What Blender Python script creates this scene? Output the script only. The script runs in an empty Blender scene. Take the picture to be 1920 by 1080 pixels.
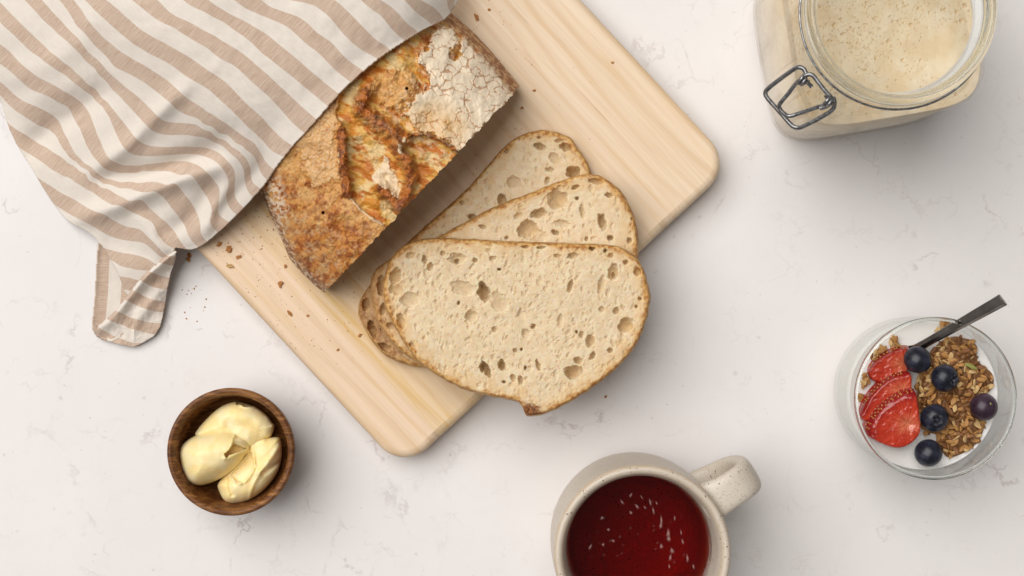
import bpy, bmesh, math, random
import numpy as np
from mathutils import Vector, Matrix
random.seed(7); rng = np.random.default_rng(7)
SC = bpy.context.scene; COL = SC.collection
# ------------------------------------------------------------------ camera, world, lamps, exposure
H, W = 0.95, 0.60                       # camera height above the table, table width in frame (metres)
cam_d = bpy.data.cameras.new('camera'); cam = bpy.data.objects.new('camera', cam_d); COL.objects.link(cam)
cam.location = (0, 0, H); cam_d.sensor_width = 36; cam_d.lens = 36*H/W; cam_d.clip_start = 0.01; cam_d.clip_end = 20
SC.camera = cam
wd = bpy.data.worlds.new('World'); SC.world = wd; wd.use_nodes = True
bg = wd.node_tree.nodes['Background']; bg.inputs[0].default_value = (1.0, 0.975, 0.955, 1); bg.inputs[1].default_value = 0.17
ld = bpy.data.lights.new('softbox', 'AREA'); ld.shape = 'SQUARE'; ld.size = 10.0; ld.energy = 1420; ld.color = (1, 0.972, 0.945)
lo = bpy.data.objects.new('softbox', ld); COL.objects.link(lo)
lo.location = Vector((-0.405, 0.31, 0.86)).normalized()*10.0
lo.rotation_euler = (-lo.location).to_track_quat('-Z', 'Y').to_euler()
SC.view_settings.view_transform = 'Standard'; SC.view_settings.look = 'None'
SC.view_settings.exposure = 0; SC.view_settings.gamma = 1
SC.render.engine = 'CYCLES'; SC.cycles.use_denoising = True
SC.cycles.max_bounces = 14; SC.cycles.transparent_max_bounces = 24; SC.cycles.caustics_refractive = True

# ------------------------------------------------------------------ helpers
PX = W/1920
def P(px, py, z):
    """point at height z that the camera sees at photo pixel (px, py)"""
    px = np.asarray(px, float); py = np.asarray(py, float); z = np.asarray(z, float)*np.ones_like(px)
    k = PX*(H-z)/H
    return np.stack([(px-960)*k, -(py-540)*k, z], -1)
def PV(px, py, z): return Vector(P(px, py, z).tolist())

_perm = rng.permutation(256); _perm = np.concatenate([_perm, _perm, _perm])
_g = rng.normal(size=(256, 2)); _g /= np.linalg.norm(_g, axis=1)[:, None]
def perlin(x, y):
    x = np.asarray(x, float); y = np.asarray(y, float)
    xi = np.floor(x).astype(int); yi = np.floor(y).astype(int); xf = x-xi; yf = y-yi
    xi &= 255; yi &= 255
    u = xf*xf*xf*(xf*(xf*6-15)+10); v = yf*yf*yf*(yf*(yf*6-15)+10)
    def gr(a, b, dx, dy):
        g = _g[_perm[_perm[a]+b]]; return g[..., 0]*dx+g[..., 1]*dy
    n00 = gr(xi, yi, xf, yf); n10 = gr(xi+1, yi, xf-1, yf); n01 = gr(xi, yi+1, xf, yf-1); n11 = gr(xi+1, yi+1, xf-1, yf-1)
    return (n00*(1-u)+n10*u)*(1-v)+(n01*(1-u)+n11*u)*v
def fbm(x, y, scale, octaves=4, rough=0.5, ox=0.0):
    r = 0; a = 1; s = 1/scale
    for i in range(octaves):
        r = r+a*perlin(x*s+ox+17.3*i, y*s+ox*0.7+9.1*i); a *= rough; s *= 2.03
    return r
def sstep(a, b, x):
    t = np.clip((x-a)/(b-a), 0, 1); return t*t*(3-2*t)
def seg_dist(x, y, pts, closed=False):
    pts = np.asarray(pts, float); n = len(pts)
    best = np.full(x.shape, 1e9); cx = np.zeros(x.shape); cy = np.zeros(x.shape)
    for i in range(n if closed else n-1):
        a = pts[i]; b = pts[(i+1) % n]; d = b-a; L = max(d@d, 1e-9)
        t = np.clip(((x-a[0])*d[0]+(y-a[1])*d[1])/L, 0, 1)
        qx = a[0]+t*d[0]; qy = a[1]+t*d[1]; e = np.hypot(x-qx, y-qy); m = e < best
        best[m] = e[m]; cx[m] = qx[m]; cy[m] = qy[m]
    return best, cx, cy
def inside(x, y, pts):
    pts = np.asarray(pts, float); r = np.zeros(x.shape, bool); n = len(pts)
    for i in range(n):
        x0, y0 = pts[i]; x1, y1 = pts[(i+1) % n]
        if y0 == y1: continue
        c = ((y0 > y) != (y1 > y)) & (x < (x1-x0)*(y-y0)/(y1-y0)+x0); r ^= c
    return r
def poly_sd(x, y, pts):
    d, cx, cy = seg_dist(x, y, pts, True); return np.where(inside(x, y, pts), d, -d), cx, cy
def smooth_closed(pts, n, it=2):
    pts = np.asarray(pts, float)
    for _ in range(it):
        nx = np.roll(pts, -1, 0); q = np.empty((2*len(pts), 2)); q[0::2] = .75*pts+.25*nx; q[1::2] = .25*pts+.75*nx; pts = q
    d = np.concatenate([[0], np.cumsum(np.linalg.norm(np.roll(pts, -1, 0)-pts, axis=1))])
    pp = np.vstack([pts, pts[:1]]); t = np.linspace(0, d[-1], n, endpoint=False)
    return np.stack([np.interp(t, d, pp[:, 0]), np.interp(t, d, pp[:, 1])], 1)
def smooth_open(pts, n, it=2):
    pts = np.asarray(pts, float)
    for _ in range(it):
        q = [pts[0]]
        for a, b in zip(pts[:-1], pts[1:]): q += [.75*a+.25*b, .25*a+.75*b]
        q.append(pts[-1]); pts = np.array(q)
    d = np.concatenate([[0], np.cumsum(np.linalg.norm(pts[1:]-pts[:-1], axis=1))]); t = np.linspace(0, d[-1], n)
    return np.stack([np.interp(t, d, pts[:, i]) for i in range(pts.shape[1])], 1)
class Field:
    """a raster over photo-plane coordinates, sampled bilinearly"""
    def __init__(s, x0, y0, x1, y1, step):
        s.x0, s.y0, s.step = x0, y0, step
        s.xs = np.arange(x0, x1+step, step); s.ys = np.arange(y0, y1+step, step)
        s.X, s.Y = np.meshgrid(s.xs, s.ys); s.v = np.zeros(s.X.shape)
    def __call__(s, x, y):
        fx = np.clip((x-s.x0)/s.step, 0, len(s.xs)-1.001); fy = np.clip((y-s.y0)/s.step, 0, len(s.ys)-1.001)
        i = fx.astype(int); j = fy.astype(int); u = fx-i; w = fy-j; v = s.v
        return (v[j, i]*(1-u)+v[j, i+1]*u)*(1-w)+(v[j+1, i]*(1-u)+v[j+1, i+1]*u)*w
    def blur(s, k):
        ker = np.exp(-0.5*(np.arange(-3*k, 3*k+1)/k)**2); ker /= ker.sum()
        for ax in (0, 1):
            p = np.pad(s.v, [(3*k, 3*k) if a == ax else (0, 0) for a in (0, 1)], mode='edge')
            s.v = sum(w*np.take(p, np.arange(i, i+s.v.shape[ax]), axis=ax) for i, w in enumerate(ker))
    def window(s, cx, cy, r):
        i0 = max(int((cx-r-s.x0)/s.step), 0); i1 = min(int((cx+r-s.x0)/s.step)+2, len(s.xs))
        j0 = max(int((cy-r-s.y0)/s.step), 0); j1 = min(int((cy+r-s.y0)/s.step)+2, len(s.ys))
        return (slice(j0, j1), slice(i0, i1)) if i1 > i0 and j1 > j0 else None
def tps(pts, vals, smooth=0.0):
    pts = np.asarray(pts, float)/100; vals = np.asarray(vals, float); n = len(pts)
    d = np.linalg.norm(pts[:, None]-pts[None], axis=2); K = np.where(d > 0, d*d*np.log(d+1e-12), 0)
    A = np.zeros((n+3, n+3)); A[:n, :n] = K+smooth*np.eye(n); A[:n, n] = 1; A[:n, n+1:] = pts; A[n, :n] = 1; A[n+1:, :n] = pts.T
    w = np.linalg.solve(A, np.concatenate([vals, np.zeros(3)]))
    def f(x, y):
        x = np.asarray(x, float)/100; y = np.asarray(y, float)/100; r = w[n]+w[n+1]*x+w[n+2]*y
        for i in range(n):
            q = (x-pts[i, 0])**2+(y-pts[i, 1])**2; r = r+w[i]*0.5*q*np.log(q+1e-12)
        return r
    return f

def mesh_np(name, V, F, smooth=True, attrs=None, cols=None):
    """V (n,3), F list of (m,k) int arrays"""
    me = bpy.data.meshes.new(name); V = np.asarray(V, np.float32)
    if isinstance(F, np.ndarray): F = [F]
    F = [f for f in F if len(f)]
    me.vertices.add(len(V)); me.vertices.foreach_set('co', V.ravel())
    loops = np.concatenate([f.ravel() for f in F]).astype(np.int32)
    tot = np.concatenate([np.full(len(f), f.shape[1]) for f in F]).astype(np.int32)
    st = np.concatenate([[0], np.cumsum(tot)[:-1]]).astype(np.int32)
    me.loops.add(len(loops)); me.loops.foreach_set('vertex_index', loops)
    me.polygons.add(len(tot)); me.polygons.foreach_set('loop_start', st)
    try: me.polygons.foreach_set('loop_total', tot)
    except Exception: pass
    me.polygons.foreach_set('use_smooth', np.full(len(tot), smooth))
    me.update(calc_edges=True)
    for k, a in (attrs or {}).items():
        at = me.attributes.new(k, 'FLOAT', 'POINT'); at.data.foreach_set('value', np.asarray(a, np.float32).ravel())
    for k, c in (cols or {}).items():
        at = me.attributes.new(k, 'FLOAT_COLOR', 'POINT'); c4 = np.ones((len(V), 4), np.float32); c4[:, :3] = c
        at.data.foreach_set('color', c4.ravel())
    me.validate(); return me
def grid_faces(nr, nc, wrap=False, flip=False):
    i = np.arange(nr-1)[:, None]; j = np.arange(nc if wrap else nc-1)[None]; j2 = (j+1) % nc
    f = np.stack(np.broadcast_arrays(i*nc+j, i*nc+j2, (i+1)*nc+j2, (i+1)*nc+j), -1).reshape(-1, 4)
    return f[:, ::-1] if flip else f
def link(name, me, mats, parent=None):
    o = bpy.data.objects.new(name, me); COL.objects.link(o)
    if not isinstance(mats, (list, tuple)): mats = [mats]
    if len(me.materials) == 0:
        for m in mats: me.materials.append(m)
    if parent is not None:
        o.parent = parent; o.matrix_parent_inverse = Matrix.Translation(-parent.location) if parent.rotation_euler[:] == (0, 0, 0) else parent.matrix_basis.inverted()
    return o
def tag(o, label, cat, group=None):
    o['label'] = label; o['category'] = cat
    if group: o['group'] = group
    return o
def thing(name, loc, label, cat, group=None):
    o = bpy.data.objects.new(name, None); o.location = loc; o.empty_display_size = .01; COL.objects.link(o)
    return tag(o, label, cat, group)
def bm_mesh(name, bm, smooth=True):
    bmesh.ops.recalc_face_normals(bm, faces=bm.faces); me = bpy.data.meshes.new(name); bm.to_mesh(me); bm.free()
    me.polygons.foreach_set('use_smooth', np.full(len(me.polygons), smooth)); return me
def lathe(name, prof, n=128, loc=(0, 0, 0), attrs=None):
    prof = np.asarray(prof, float); t = np.linspace(0, 2*np.pi, n, endpoint=False)
    V = np.stack([prof[:, 0][:, None]*np.cos(t), prof[:, 0][:, None]*np.sin(t), np.repeat(prof[:, 1][:, None], n, 1)], -1).reshape(-1, 3)+np.array(loc)
    return mesh_np(name, V, grid_faces(len(prof), n, True))
def tube_np(pts, r, n=10, closed=False):
    pts = np.asarray(pts, float); m = len(pts); r = np.asarray(r, float)*np.ones(m)
    tg = np.roll(pts, -1, 0)-np.roll(pts, 1, 0) if closed else np.gradient(pts, axis=0)
    tg /= np.linalg.norm(tg, axis=1)[:, None]+1e-12
    up = np.array([0.13, 0.21, 0.97]); a = np.cross(tg, up); a /= np.linalg.norm(a, axis=1)[:, None]+1e-12; b = np.cross(tg, a)
    t = np.linspace(0, 2*np.pi, n, endpoint=False)
    V = pts[:, None]+r[:, None, None]*(a[:, None]*np.cos(t)[None, :, None]+b[:, None]*np.sin(t)[None, :, None])
    F = [grid_faces(m+1 if closed else m, n, True)]
    if closed: F[0] = F[0] % (m*n)
    else: F += [np.arange(n)[None], (np.arange(n)[::-1]+(m-1)*n)[None]]
    return V.reshape(-1, 3), F
def join_np(parts):
    V = []; F = []; o = 0
    for v, f in parts:
        V.append(v); F += [np.asarray(q)+o for q in f]; o += len(v)
    return np.vstack(V), F

class Mat:
    def __init__(s, name, **kw):
        s.m = bpy.data.materials.new(name); s.m.use_nodes = True; s.nt = s.m.node_tree
        s.b = s.nt.nodes['Principled BSDF']; s.out = s.nt.nodes['Material Output']
        for k, v in kw.items(): s.set(k.replace('_', ' '), v)
    def put(s, sock, v):
        if isinstance(v, bpy.types.NodeSocket): s.nt.links.new(v, sock)
        elif isinstance(v, (tuple, list)) and len(v) == 3 and sock.type == 'RGBA': sock.default_value = (*v, 1)
        else: sock.default_value = v
    def set(s, k, v): s.put(s.b.inputs[k], v)
    def n(s, ty, ins=None, out=0, **props):
        nd = s.nt.nodes.new(ty)
        for k, v in props.items(): setattr(nd, k, v)
        for k, v in (ins or {}).items(): s.put(nd.inputs[k], v)
        return nd.outputs[out]
    def co(s): return s.n('ShaderNodeTexCoord', out='Object')
    def attr(s, name, out='Fac'): return s.n('ShaderNodeAttribute', attribute_name=name, out=out)
    def map(s, v, scale=(1, 1, 1), rot=(0, 0, 0), loc=(0, 0, 0)): return s.n('ShaderNodeMapping', {'Vector': v, 'Scale': scale, 'Rotation': rot, 'Location': loc})
    def noise(s, v, scale, detail=4, rough=.5, dist=0.0, out=0): return s.n('ShaderNodeTexNoise', {'Vector': v, 'Scale': scale, 'Detail': detail, 'Roughness': rough, 'Distortion': dist}, out=out)
    def vor(s, v, scale, feature='F1', out='Distance', rand=1.0): return s.n('ShaderNodeTexVoronoi', {'Vector': v, 'Scale': scale, 'Randomness': rand}, out=out, feature=feature)
    def ramp(s, f, stops):
        nd = s.nt.nodes.new('ShaderNodeValToRGB'); e = nd.color_ramp.elements
        while len(e) < len(stops): e.new(.5)
        for q, (p, c) in zip(e, stops): q.position = p; q.color = (*c, 1) if isinstance(c, (tuple, list)) else (c, c, c, 1)
        s.put(nd.inputs[0], f); return nd.outputs[0]
    def mix(s, f, a, b, mode='MIX'):
        nd = s.nt.nodes.new('ShaderNodeMix'); nd.data_type = 'RGBA'; nd.blend_type = mode
        s.put(nd.inputs[0], f); s.put(nd.inputs[6], a); s.put(nd.inputs[7], b); return nd.outputs[2]
    def math(s, op, a, b=0.0, c=0.0):
        nd = s.nt.nodes.new('ShaderNodeMath'); nd.operation = op
        s.put(nd.inputs[0], a); s.put(nd.inputs[1], b); s.put(nd.inputs[2], c); return nd.outputs[0]
    def bump(s, h, dist, strength=1.0, normal=None):
        d = {'Height': h, 'Distance': dist, 'Strength': strength}
        if normal is not None: d['Normal'] = normal
        r = s.n('ShaderNodeBump', d); s.set('Normal', r); return r

# ------------------------------------------------------------------ materials
def mat_table():
    M = Mat('quartz', Roughness=.38); c = M.co()
    w = M.n('ShaderNodeVectorMath', {0: c, 1: M.n('ShaderNodeVectorMath', {0: M.noise(c, 26, 5, .62, out='Color'), 'Scale': .055}, operation='SCALE')}, operation='ADD')
    e = M.vor(w, 19, 'DISTANCE_TO_EDGE')
    line = M.ramp(e, [(0, 1), (.010, .6), (.026, 0)])
    gate = M.ramp(M.noise(c, 34, 3, .6), [(.50, 0), (.62, 1)])
    vein = M.math('MULTIPLY', M.math('MULTIPLY', line, gate), M.ramp(M.noise(M.map(c, loc=(9, 4, 0)), 6.5, 2), [(.40, .12), (.62, 1)]))
    w2 = M.n('ShaderNodeVectorMath', {0: c, 1: M.n('ShaderNodeVectorMath', {0: M.noise(c, 60, 4, .6, out='Color'), 'Scale': .03}, operation='SCALE')}, operation='ADD')
    e2 = M.vor(M.map(w2, loc=(3, 1, 0)), 48, 'DISTANCE_TO_EDGE')
    l2 = M.math('MULTIPLY', M.ramp(e2, [(0, 1), (.04, 0)]), M.ramp(M.noise(M.map(c, loc=(2, 5, 0)), 40, 3, .6), [(.50, 0), (.62, .9)]))
    base = M.mix(M.ramp(M.noise(c, 9, 4, .6), [(.3, 0), (.7, 1)]), (.765, .737, .722), (.725, .695, .678))
    base = M.mix(M.ramp(M.noise(c, 45, 5, .65), [(.5, 0), (.75, .45)]), base, (.71, .685, .672))
    base = M.mix(M.math('MULTIPLY', vein, .62), base, (.42, .335, .33))
    base = M.mix(M.math('MULTIPLY', M.math('MULTIPLY', l2, M.ramp(M.noise(M.map(c, loc=(1, 8, 0)), 8, 2), [(.40, .15), (.62, 1)])), .36), base, (.50, .43, .42))
    sp = M.ramp(M.noise(c, 150, 2, .5), [(.71, 0), (.76, .45)])
    base = M.mix(sp, base, (.52, .46, .45))
    M.set('Base Color', base); M.set('Specular IOR Level', .35)
    return M.m
def mat_board():
    M = Mat('pine_wood', Roughness=.55); c = M.co()
    oi = M.n('ShaderNodeObjectInfo', out='Color'); al = M.n('ShaderNodeObjectInfo', out='Alpha'); rnd = M.n('ShaderNodeObjectInfo', out='Random')
    off = M.n('ShaderNodeCombineXYZ', {'X': M.math('MULTIPLY', rnd, 3.1), 'Y': M.math('MULTIPLY', rnd, 7.7), 'Z': 0.0})
    v = M.n('ShaderNodeVectorMath', {0: c, 1: off}, operation='ADD')
    warp = M.noise(M.map(v, (9, 2.2, 9)), 1.6, 3, .5)
    ring = M.math('ADD', M.math('MULTIPLY', M.n('ShaderNodeSeparateXYZ', {0: v}, out='X'), 190), M.math('MULTIPLY', warp, 9.0))
    s = M.math('PINGPONG', ring, 1.0)
    late = M.ramp(s, [(0, 0), (.55, .15), (.86, .75), (.94, 1), (1, .25)])
    fine = M.noise(M.map(v, (420, 9, 420)), 1, 3, .6)
    base = M.mix(M.math('MULTIPLY', late, M.math('MULTIPLY', M.noise(M.map(v, (30, 3, 30)), 1, 2), .95)), oi, (.64, .43, .235))
    base = M.mix(M.ramp(fine, [(.35, .38), (.65, 0)]), base, (.61, .425, .265))
    stain = M.ramp(M.noise(M.map(v, (240, 13, 240)), 1.0, 3, .55), [(.52, 0), (.68, .85)])
    base = M.mix(M.math('MULTIPLY', stain, al), base, (.64, .39, .10))
    pores = M.ramp(M.noise(M.map(v, (900, 26, 900)), 1, 2, .5), [(.66, 0), (.74, .4)])
    base = M.mix(pores, base, (.45, .29, .17))
    M.set('Base Color', base); M.bump(fine, .0004, .25); M.set('Specular IOR Level', .3)
    return M.m
def mat_cloth():
    M = Mat('striped_linen', Roughness=.95); k = M.attr('stripe'); t = M.attr('along')
    uv = M.n('ShaderNodeCombineXYZ', {'X': k, 'Y': t, 'Z': 0.0})
    kk = M.math('ADD', k, M.math('MULTIPLY', M.math('SUBTRACT', M.noise(M.map(uv, (3, 90, 1)), 1, 2), .5), .10))
    f = M.math('PINGPONG', M.math('ADD', kk, 0.5), 1.0)            # 0 at mid-cream+..., brown where floor(k) is even
    br = M.math('FRACT', M.math('MULTIPLY', kk, .5))               # brown for fract < .5
    brown = M.math('MULTIPLY', M.ramp(br, [(0, 0), (.012, 1), (.488, 1), (.5, 0)]), 1.0)
    slub = M.noise(M.map(uv, (.9, 46, 1)), 1, 3, .6)              # picks running across the stripes
    slub2 = M.noise(M.map(uv, (15, 6, 1)), 1, 3, .6)                # warp threads along the stripes
    wv = M.math('ADD', M.n('ShaderNodeTexWave', {'Vector': uv, 'Scale': 5.2}, bands_direction='X', out='Fac'), M.n('ShaderNodeTexWave', {'Vector': uv, 'Scale': 5.0*10.4}, bands_direction='Y', out='Fac'))
    bcol = M.mix(M.ramp(slub, [(.38, 0), (.72, 1)]), (.505, .352, .252), (.675, .54, .43))
    bcol = M.mix(M.ramp(slub2, [(.4, 0), (.8, .35)]), bcol, (.70, .57, .47))
    ccol = M.mix(M.ramp(slub2, [(.35, 0), (.7, 1)]), (.745, .672, .59), (.80, .74, .665))
    ccol = M.mix(M.ramp(slub, [(.60, 0), (.78, .35)]), ccol, (.68, .60, .52))
    M.set('Base Color', M.mix(M.math('MULTIPLY', wv, .06), M.mix(brown, ccol, bcol), (.47, .39, .32)))
    M.set('Sheen Weight', .25); M.set('Sheen Roughness', .6); M.set('Specular IOR Level', .1)
    M.bump(M.math('ADD', M.math('ADD', M.math('MULTIPLY', wv, .5), slub), slub2), .0003, .35)
    return M.m
def mat_vcol(name, rough=.8, fine=900, bump=.0004, bstr=.5, sss=0.0, sssr=(.004, .002, .001), vary=.25, spec=.25, coat=0.0):
    M = Mat(name, Roughness=rough); c = M.co(); col = M.attr('col', 'Color')
    nz = M.noise(c, fine, 4, .6); nz2 = M.noise(c, fine*.3, 3, .6)
    dk = M.mix(1.0, col, (.62, .56, .50), 'MULTIPLY')
    M.set('Base Color', M.mix(M.math('MULTIPLY', M.ramp(nz, [(.35, 1), (.65, 0)]), vary), col, dk))
    M.set('Specular IOR Level', spec)
    if sss: M.set('Subsurface Weight', sss); M.set('Subsurface Radius', sssr); M.set('Subsurface Scale', 1.0)
    if coat: M.set('Coat Weight', coat); M.set('Coat Roughness', .15)
    M.bump(M.math('ADD', nz, nz2), bump, bstr)
    return M.m
def mat_bowl():
    M = Mat('acacia_wood', Roughness=.42); c = M.co()
    w = M.noise(M.map(c, (30, 30, 120)), 1, 3)
    g = M.noise(M.map(c, (60, 340, 90), rot=(0, 0, .5)), 1.2, 4, .6, 1.0)
    col = M.ramp(M.math('ADD', M.math('MULTIPLY', g, .75), M.math('MULTIPLY', w, .3)), [(.36, (.055, .018, .006)), (.52, (.150, .056, .017)), (.68, (.33, .150, .045))])
    M.set('Base Color', col); M.bump(g, .0006, .3); M.set('Specular IOR Level', .25); return M.m
def mat_glass(name, tint=(.97, .98, .97), milk=0.0, edge=(.66, .70, .665), gz=.80):
    M = Mat(name); nt = M.nt; c = M.co()
    fq = M.n('ShaderNodeLayerWeight', {'Blend': .5}, out='Facing'); tr = M.n('ShaderNodeBsdfTransparent', {'Color': M.mix(M.math('POWER', fq, 3.2), tint, edge)}); gl = M.n('ShaderNodeBsdfGlossy', {'Color': (1, 1, 1), 'Roughness': .03})
    fc = M.n('ShaderNodeLayerWeight', {'Blend': .5}, out='Facing'); fr = M.math('MULTIPLY_ADD', M.math('POWER', fc, 5.0), gz, .035)
    a = M.n('ShaderNodeMixShader', {0: fr, 1: tr, 2: gl})
    if milk:
        df = M.n('ShaderNodeBsdfDiffuse', {'Color': (.80, .74, .66)})
        f = M.ramp(M.noise(M.map(c, (30, 30, 14)), 1.6, 5, .65, .8), [(.42, .06), (.72, 1)])
        a = M.n('ShaderNodeMixShader', {0: M.math('MULTIPLY', f, milk), 1: a, 2: df})
    nt.links.new(a, M.out.inputs['Surface']); return M.m
def mat_real_glass(name, col=(.96, .975, .965)):
    M = Mat(name); M.nt.links.new(M.n('ShaderNodeBsdfGlass', {'Color': col, 'IOR': 1.47, 'Roughness': 0.0}), M.out.inputs['Surface']); return M.m
def mat_ceramic():
    M = Mat('speckled_stoneware', Roughness=.42); c = M.co()
    col = M.mix(M.noise(c, 60, 4), (.575, .505, .415), (.63, .565, .475))
    d = M.vor(c, 780); big = M.vor(M.map(c, loc=(1, 2, 3)), 300)
    g = M.ramp(M.noise(c, 300, 2), [(.36, 0), (.5, 1)]); g2 = M.ramp(M.noise(M.map(c, loc=(5, 0, 0)), 170, 1), [(.46, 0), (.53, 1)])
    sp = M.math('MULTIPLY', M.ramp(d, [(.16, 1), (.26, 0)]), g); sb = M.math('MULTIPLY', M.ramp(big, [(.10, 1), (.15, 0)]), g2)
    col = M.mix(M.math('MULTIPLY', sp, .8), col, (.26, .15, .08)); col = M.mix(sb, col, (.09, .045, .02))
    rim = M.attr('rim'); col = M.mix(M.math('MULTIPLY', rim, M.noise(c, 240, 3)), col, (.46, .31, .17))
    M.set('Base Color', col); M.bump(M.noise(c, 700, 3), .0002, .25); return M.m
MT = {}
MT['table'] = mat_table(); MT['board'] = mat_board(); MT['cloth'] = mat_cloth()
MT['crust'] = mat_vcol('bread_crust', .55, 1300, .0003, .40, vary=.14, spec=.45)
MT['crumb'] = mat_vcol('bread_crumb', .58, 1500, .0003, .40, sss=.6, sssr=(.0055, .0034, .0016), vary=.12, spec=.3)
MT['bowl'] = mat_bowl()
MT['butter'] = mat_vcol('butter', .42, 140, .00012, .15, sss=.45, sssr=(.006, .004, .0014), vary=.02, spec=.3)
MT['glass'] = mat_glass('clear_glass'); MT['rim_glass'] = mat_real_glass('rim_glass'); MT['tumbler_glass'] = mat_glass('tumbler_glass', (.98, .985, .98), 0.0, (.90, .915, .905), .45); MT['jar_glass'] = mat_glass('smeared_jar_glass', (.985, .98, .97), .24, (.985, .975, .96), .18)
MT['starter'] = mat_vcol('sourdough_batter', .42, 500, .0003, .3, sss=.2, sssr=(.003, .002, .001), vary=.10, spec=.4)
MT['ceramic'] = mat_ceramic()
MT['strawberry'] = mat_vcol('strawberry_flesh', .26, 420, .0003, .35, sss=.06, sssr=(.002, .0004, .0002), vary=.22, spec=.5, coat=.35)
def simple(name, col, rough=.5, metal=0.0, vary=None, scale=80, bump=0.0, spec=.5, sss=0.0):
    M = Mat(name, Roughness=rough, Metallic=metal); M.set('Specular IOR Level', spec)
    c = M.co(); nz = M.noise(c, scale, 4, .6)
    M.set('Base Color', M.mix(M.ramp(nz, [(.35, 0), (.65, 1)]), col, vary or col))
    if bump: M.bump(nz, bump, .6)
    if sss: M.set('Subsurface Weight', sss); M.set('Subsurface Radius', (.006, .005, .004)); M.set('Subsurface Scale', 1.0)
    return M.m
MT['yogurt'] = simple('yogurt', (.80, .775, .74), .3, vary=(.83, .81, .78), scale=60, sss=.3)
Mt = Mat('clear_black_tea'); Mt.nt.links.new(Mt.n('ShaderNodeBsdfRefraction' if False else 'ShaderNodeBsdfGlass', {'Color': (1, 1, 1), 'IOR': 1.33, 'Roughness': 0.0}), Mt.out.inputs['Surface']); Mt.nt.links.new(Mt.n('ShaderNodeVolumeAbsorption', {'Color': (.87, .24, .06), 'Density': 74.0}), Mt.out.inputs['Volume']); MT['clear_tea'] = Mt.m
MT['tea'] = simple('black_tea', (.068, .0007, .0003), .04, vary=(.085, .0014, .0004), scale=25, spec=.25)
MT['steel'] = simple('spoon_steel', (.46, .42, .39), .24, 1.0, vary=(.26, .22, .195), scale=70)
MT['wire'] = simple('tarnished_wire', (.14, .14, .145), .34, .9, vary=(.38, .38, .38), scale=420, bump=.0003)
MT['seed'] = simple('strawberry_seed', (.50, .24, .05), .5, vary=(.36, .11, .03), scale=300)
MT['berry'] = simple('blueberry_skin', (.0065, .0065, .013), .33, vary=(.030, .033, .055), scale=190, bump=.00015, spec=.4)
MT['berry_red'] = simple('blueberry_skin_purple', (.022, .008, .014), .33, vary=(.055, .030, .050), scale=120, spec=.4)
MT['calyx'] = simple('blueberry_calyx', (.010, .009, .013), .75, vary=(.045, .042, .055), scale=600)
MT['scar'] = simple('stem_scar', (.16, .17, .05), .7, vary=(.26, .24, .10), scale=700)
MT['glint'] = None
OAT = [simple('oat_pale', (.72, .50, .23), .5, vary=(.56, .33, .12), scale=330, bump=.0003),
       simple('oat_toasted', (.53, .28, .085), .42, vary=(.35, .15, .038), scale=330, bump=.0003),
       simple('oat_dark', (.29, .12, .033), .38, vary=(.17, .06, .016), scale=330, bump=.0003)]
MT['pepita'] = simple('green_seed', (.20, .22, .04), .5, vary=(.30, .30, .08), scale=200)
MT['bed'] = simple('granola_bed', (.17, .070, .022), .5, vary=(.28, .125, .04), scale=260, bump=.0006)
CRB = [simple('crumb_amber', (.58, .31, .09), .7, vary=(.44, .20, .05), scale=500, bump=.0004),
       simple('crumb_brown', (.52, .23, .06), .7, vary=(.33, .12, .03), scale=500, bump=.0004),
       simple('crumb_pale', (.62, .40, .17), .7, vary=(.45, .25, .09), scale=500, bump=.0004)]

# ------------------------------------------------------------------ table
me = bpy.data.meshes.new('table_top'); s_ = 1.6
me.from_pydata([(-s_, -s_, 0), (s_, -s_, 0), (s_, s_, 0), (-s_, s_, 0), (-s_, -s_, -.03), (s_, -s_, -.03), (s_, s_, -.03), (-s_, s_, -.03)], [],
               [(0, 1, 2, 3), (7, 6, 5, 4), (0, 4, 5, 1), (1, 5, 6, 2), (2, 6, 7, 3), (3, 7, 4, 0)])
o = link('table_top', me, MT['table']); o['kind'] = 'structure'; o['label'] = 'white quartz table top with faint purple grey veins'

# ------------------------------------------------------------------ cutting board (glued staves)
BT = 0.020; ZB = .014
vdir = np.array([.679, .734]); udir = np.array([.734, -.679])       # in photo pixels (y down)
def uv_px(u, v): return udir*u+vdir*v
U0, U1, V0, V1 = -45, 799, -60, 1161
cpx = uv_px((U0+U1)/2, (V0+V1)/2); cw = P(cpx[0], cpx[1], ZB); sc_ = PX*(H-ZB)/H
bw, bl = (U1-U0)*sc_, (V1-V0)*sc_
bang = math.atan2(-udir[1], udir[0])                                # world angle of the u axis
board = thing('cutting_board', (cw[0], cw[1], 0), 'pale wooden cutting board with rounded corners lying under the bread', 'cutting board')
board.rotation_euler = (0, 0, bang)
def board_bm():
    bm = bmesh.new(); R = 62*sc_; n = 14; ring = []
    for cx, cy, a0 in ((bw/2-R, bl/2-R, 0), (-bw/2+R, bl/2-R, 90), (-bw/2+R, -bl/2+R, 180), (bw/2-R, -bl/2+R, 270)):
        for i in range(n+1):
            a = math.radians(a0+90*i/n); ring.append((cx, cy, math.cos(a), math.sin(a)))
    prof = [(-.005, .0005), (-.0022, .0012), (-.0005, .0035), (0, .007), (0, .0140), (-.0004, .0168), (-.0014, .0186), (-.0030, .0196), (-.0048, .0200)]
    rows = [[bm.verts.new((cx+(R+d)*ca, cy+(R+d)*sa, z)) for cx, cy, ca, sa in ring] for d, z in prof]
    for r0, r1 in zip(rows[:-1], rows[1:]):
        for i in range(len(ring)):
            j = (i+1) % len(ring); bm.faces.new((r0[i], r0[j], r1[j], r1[i]))
    bm.faces.new(rows[-1]); bm.faces.new(rows[0][::-1]); return bm
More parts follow.
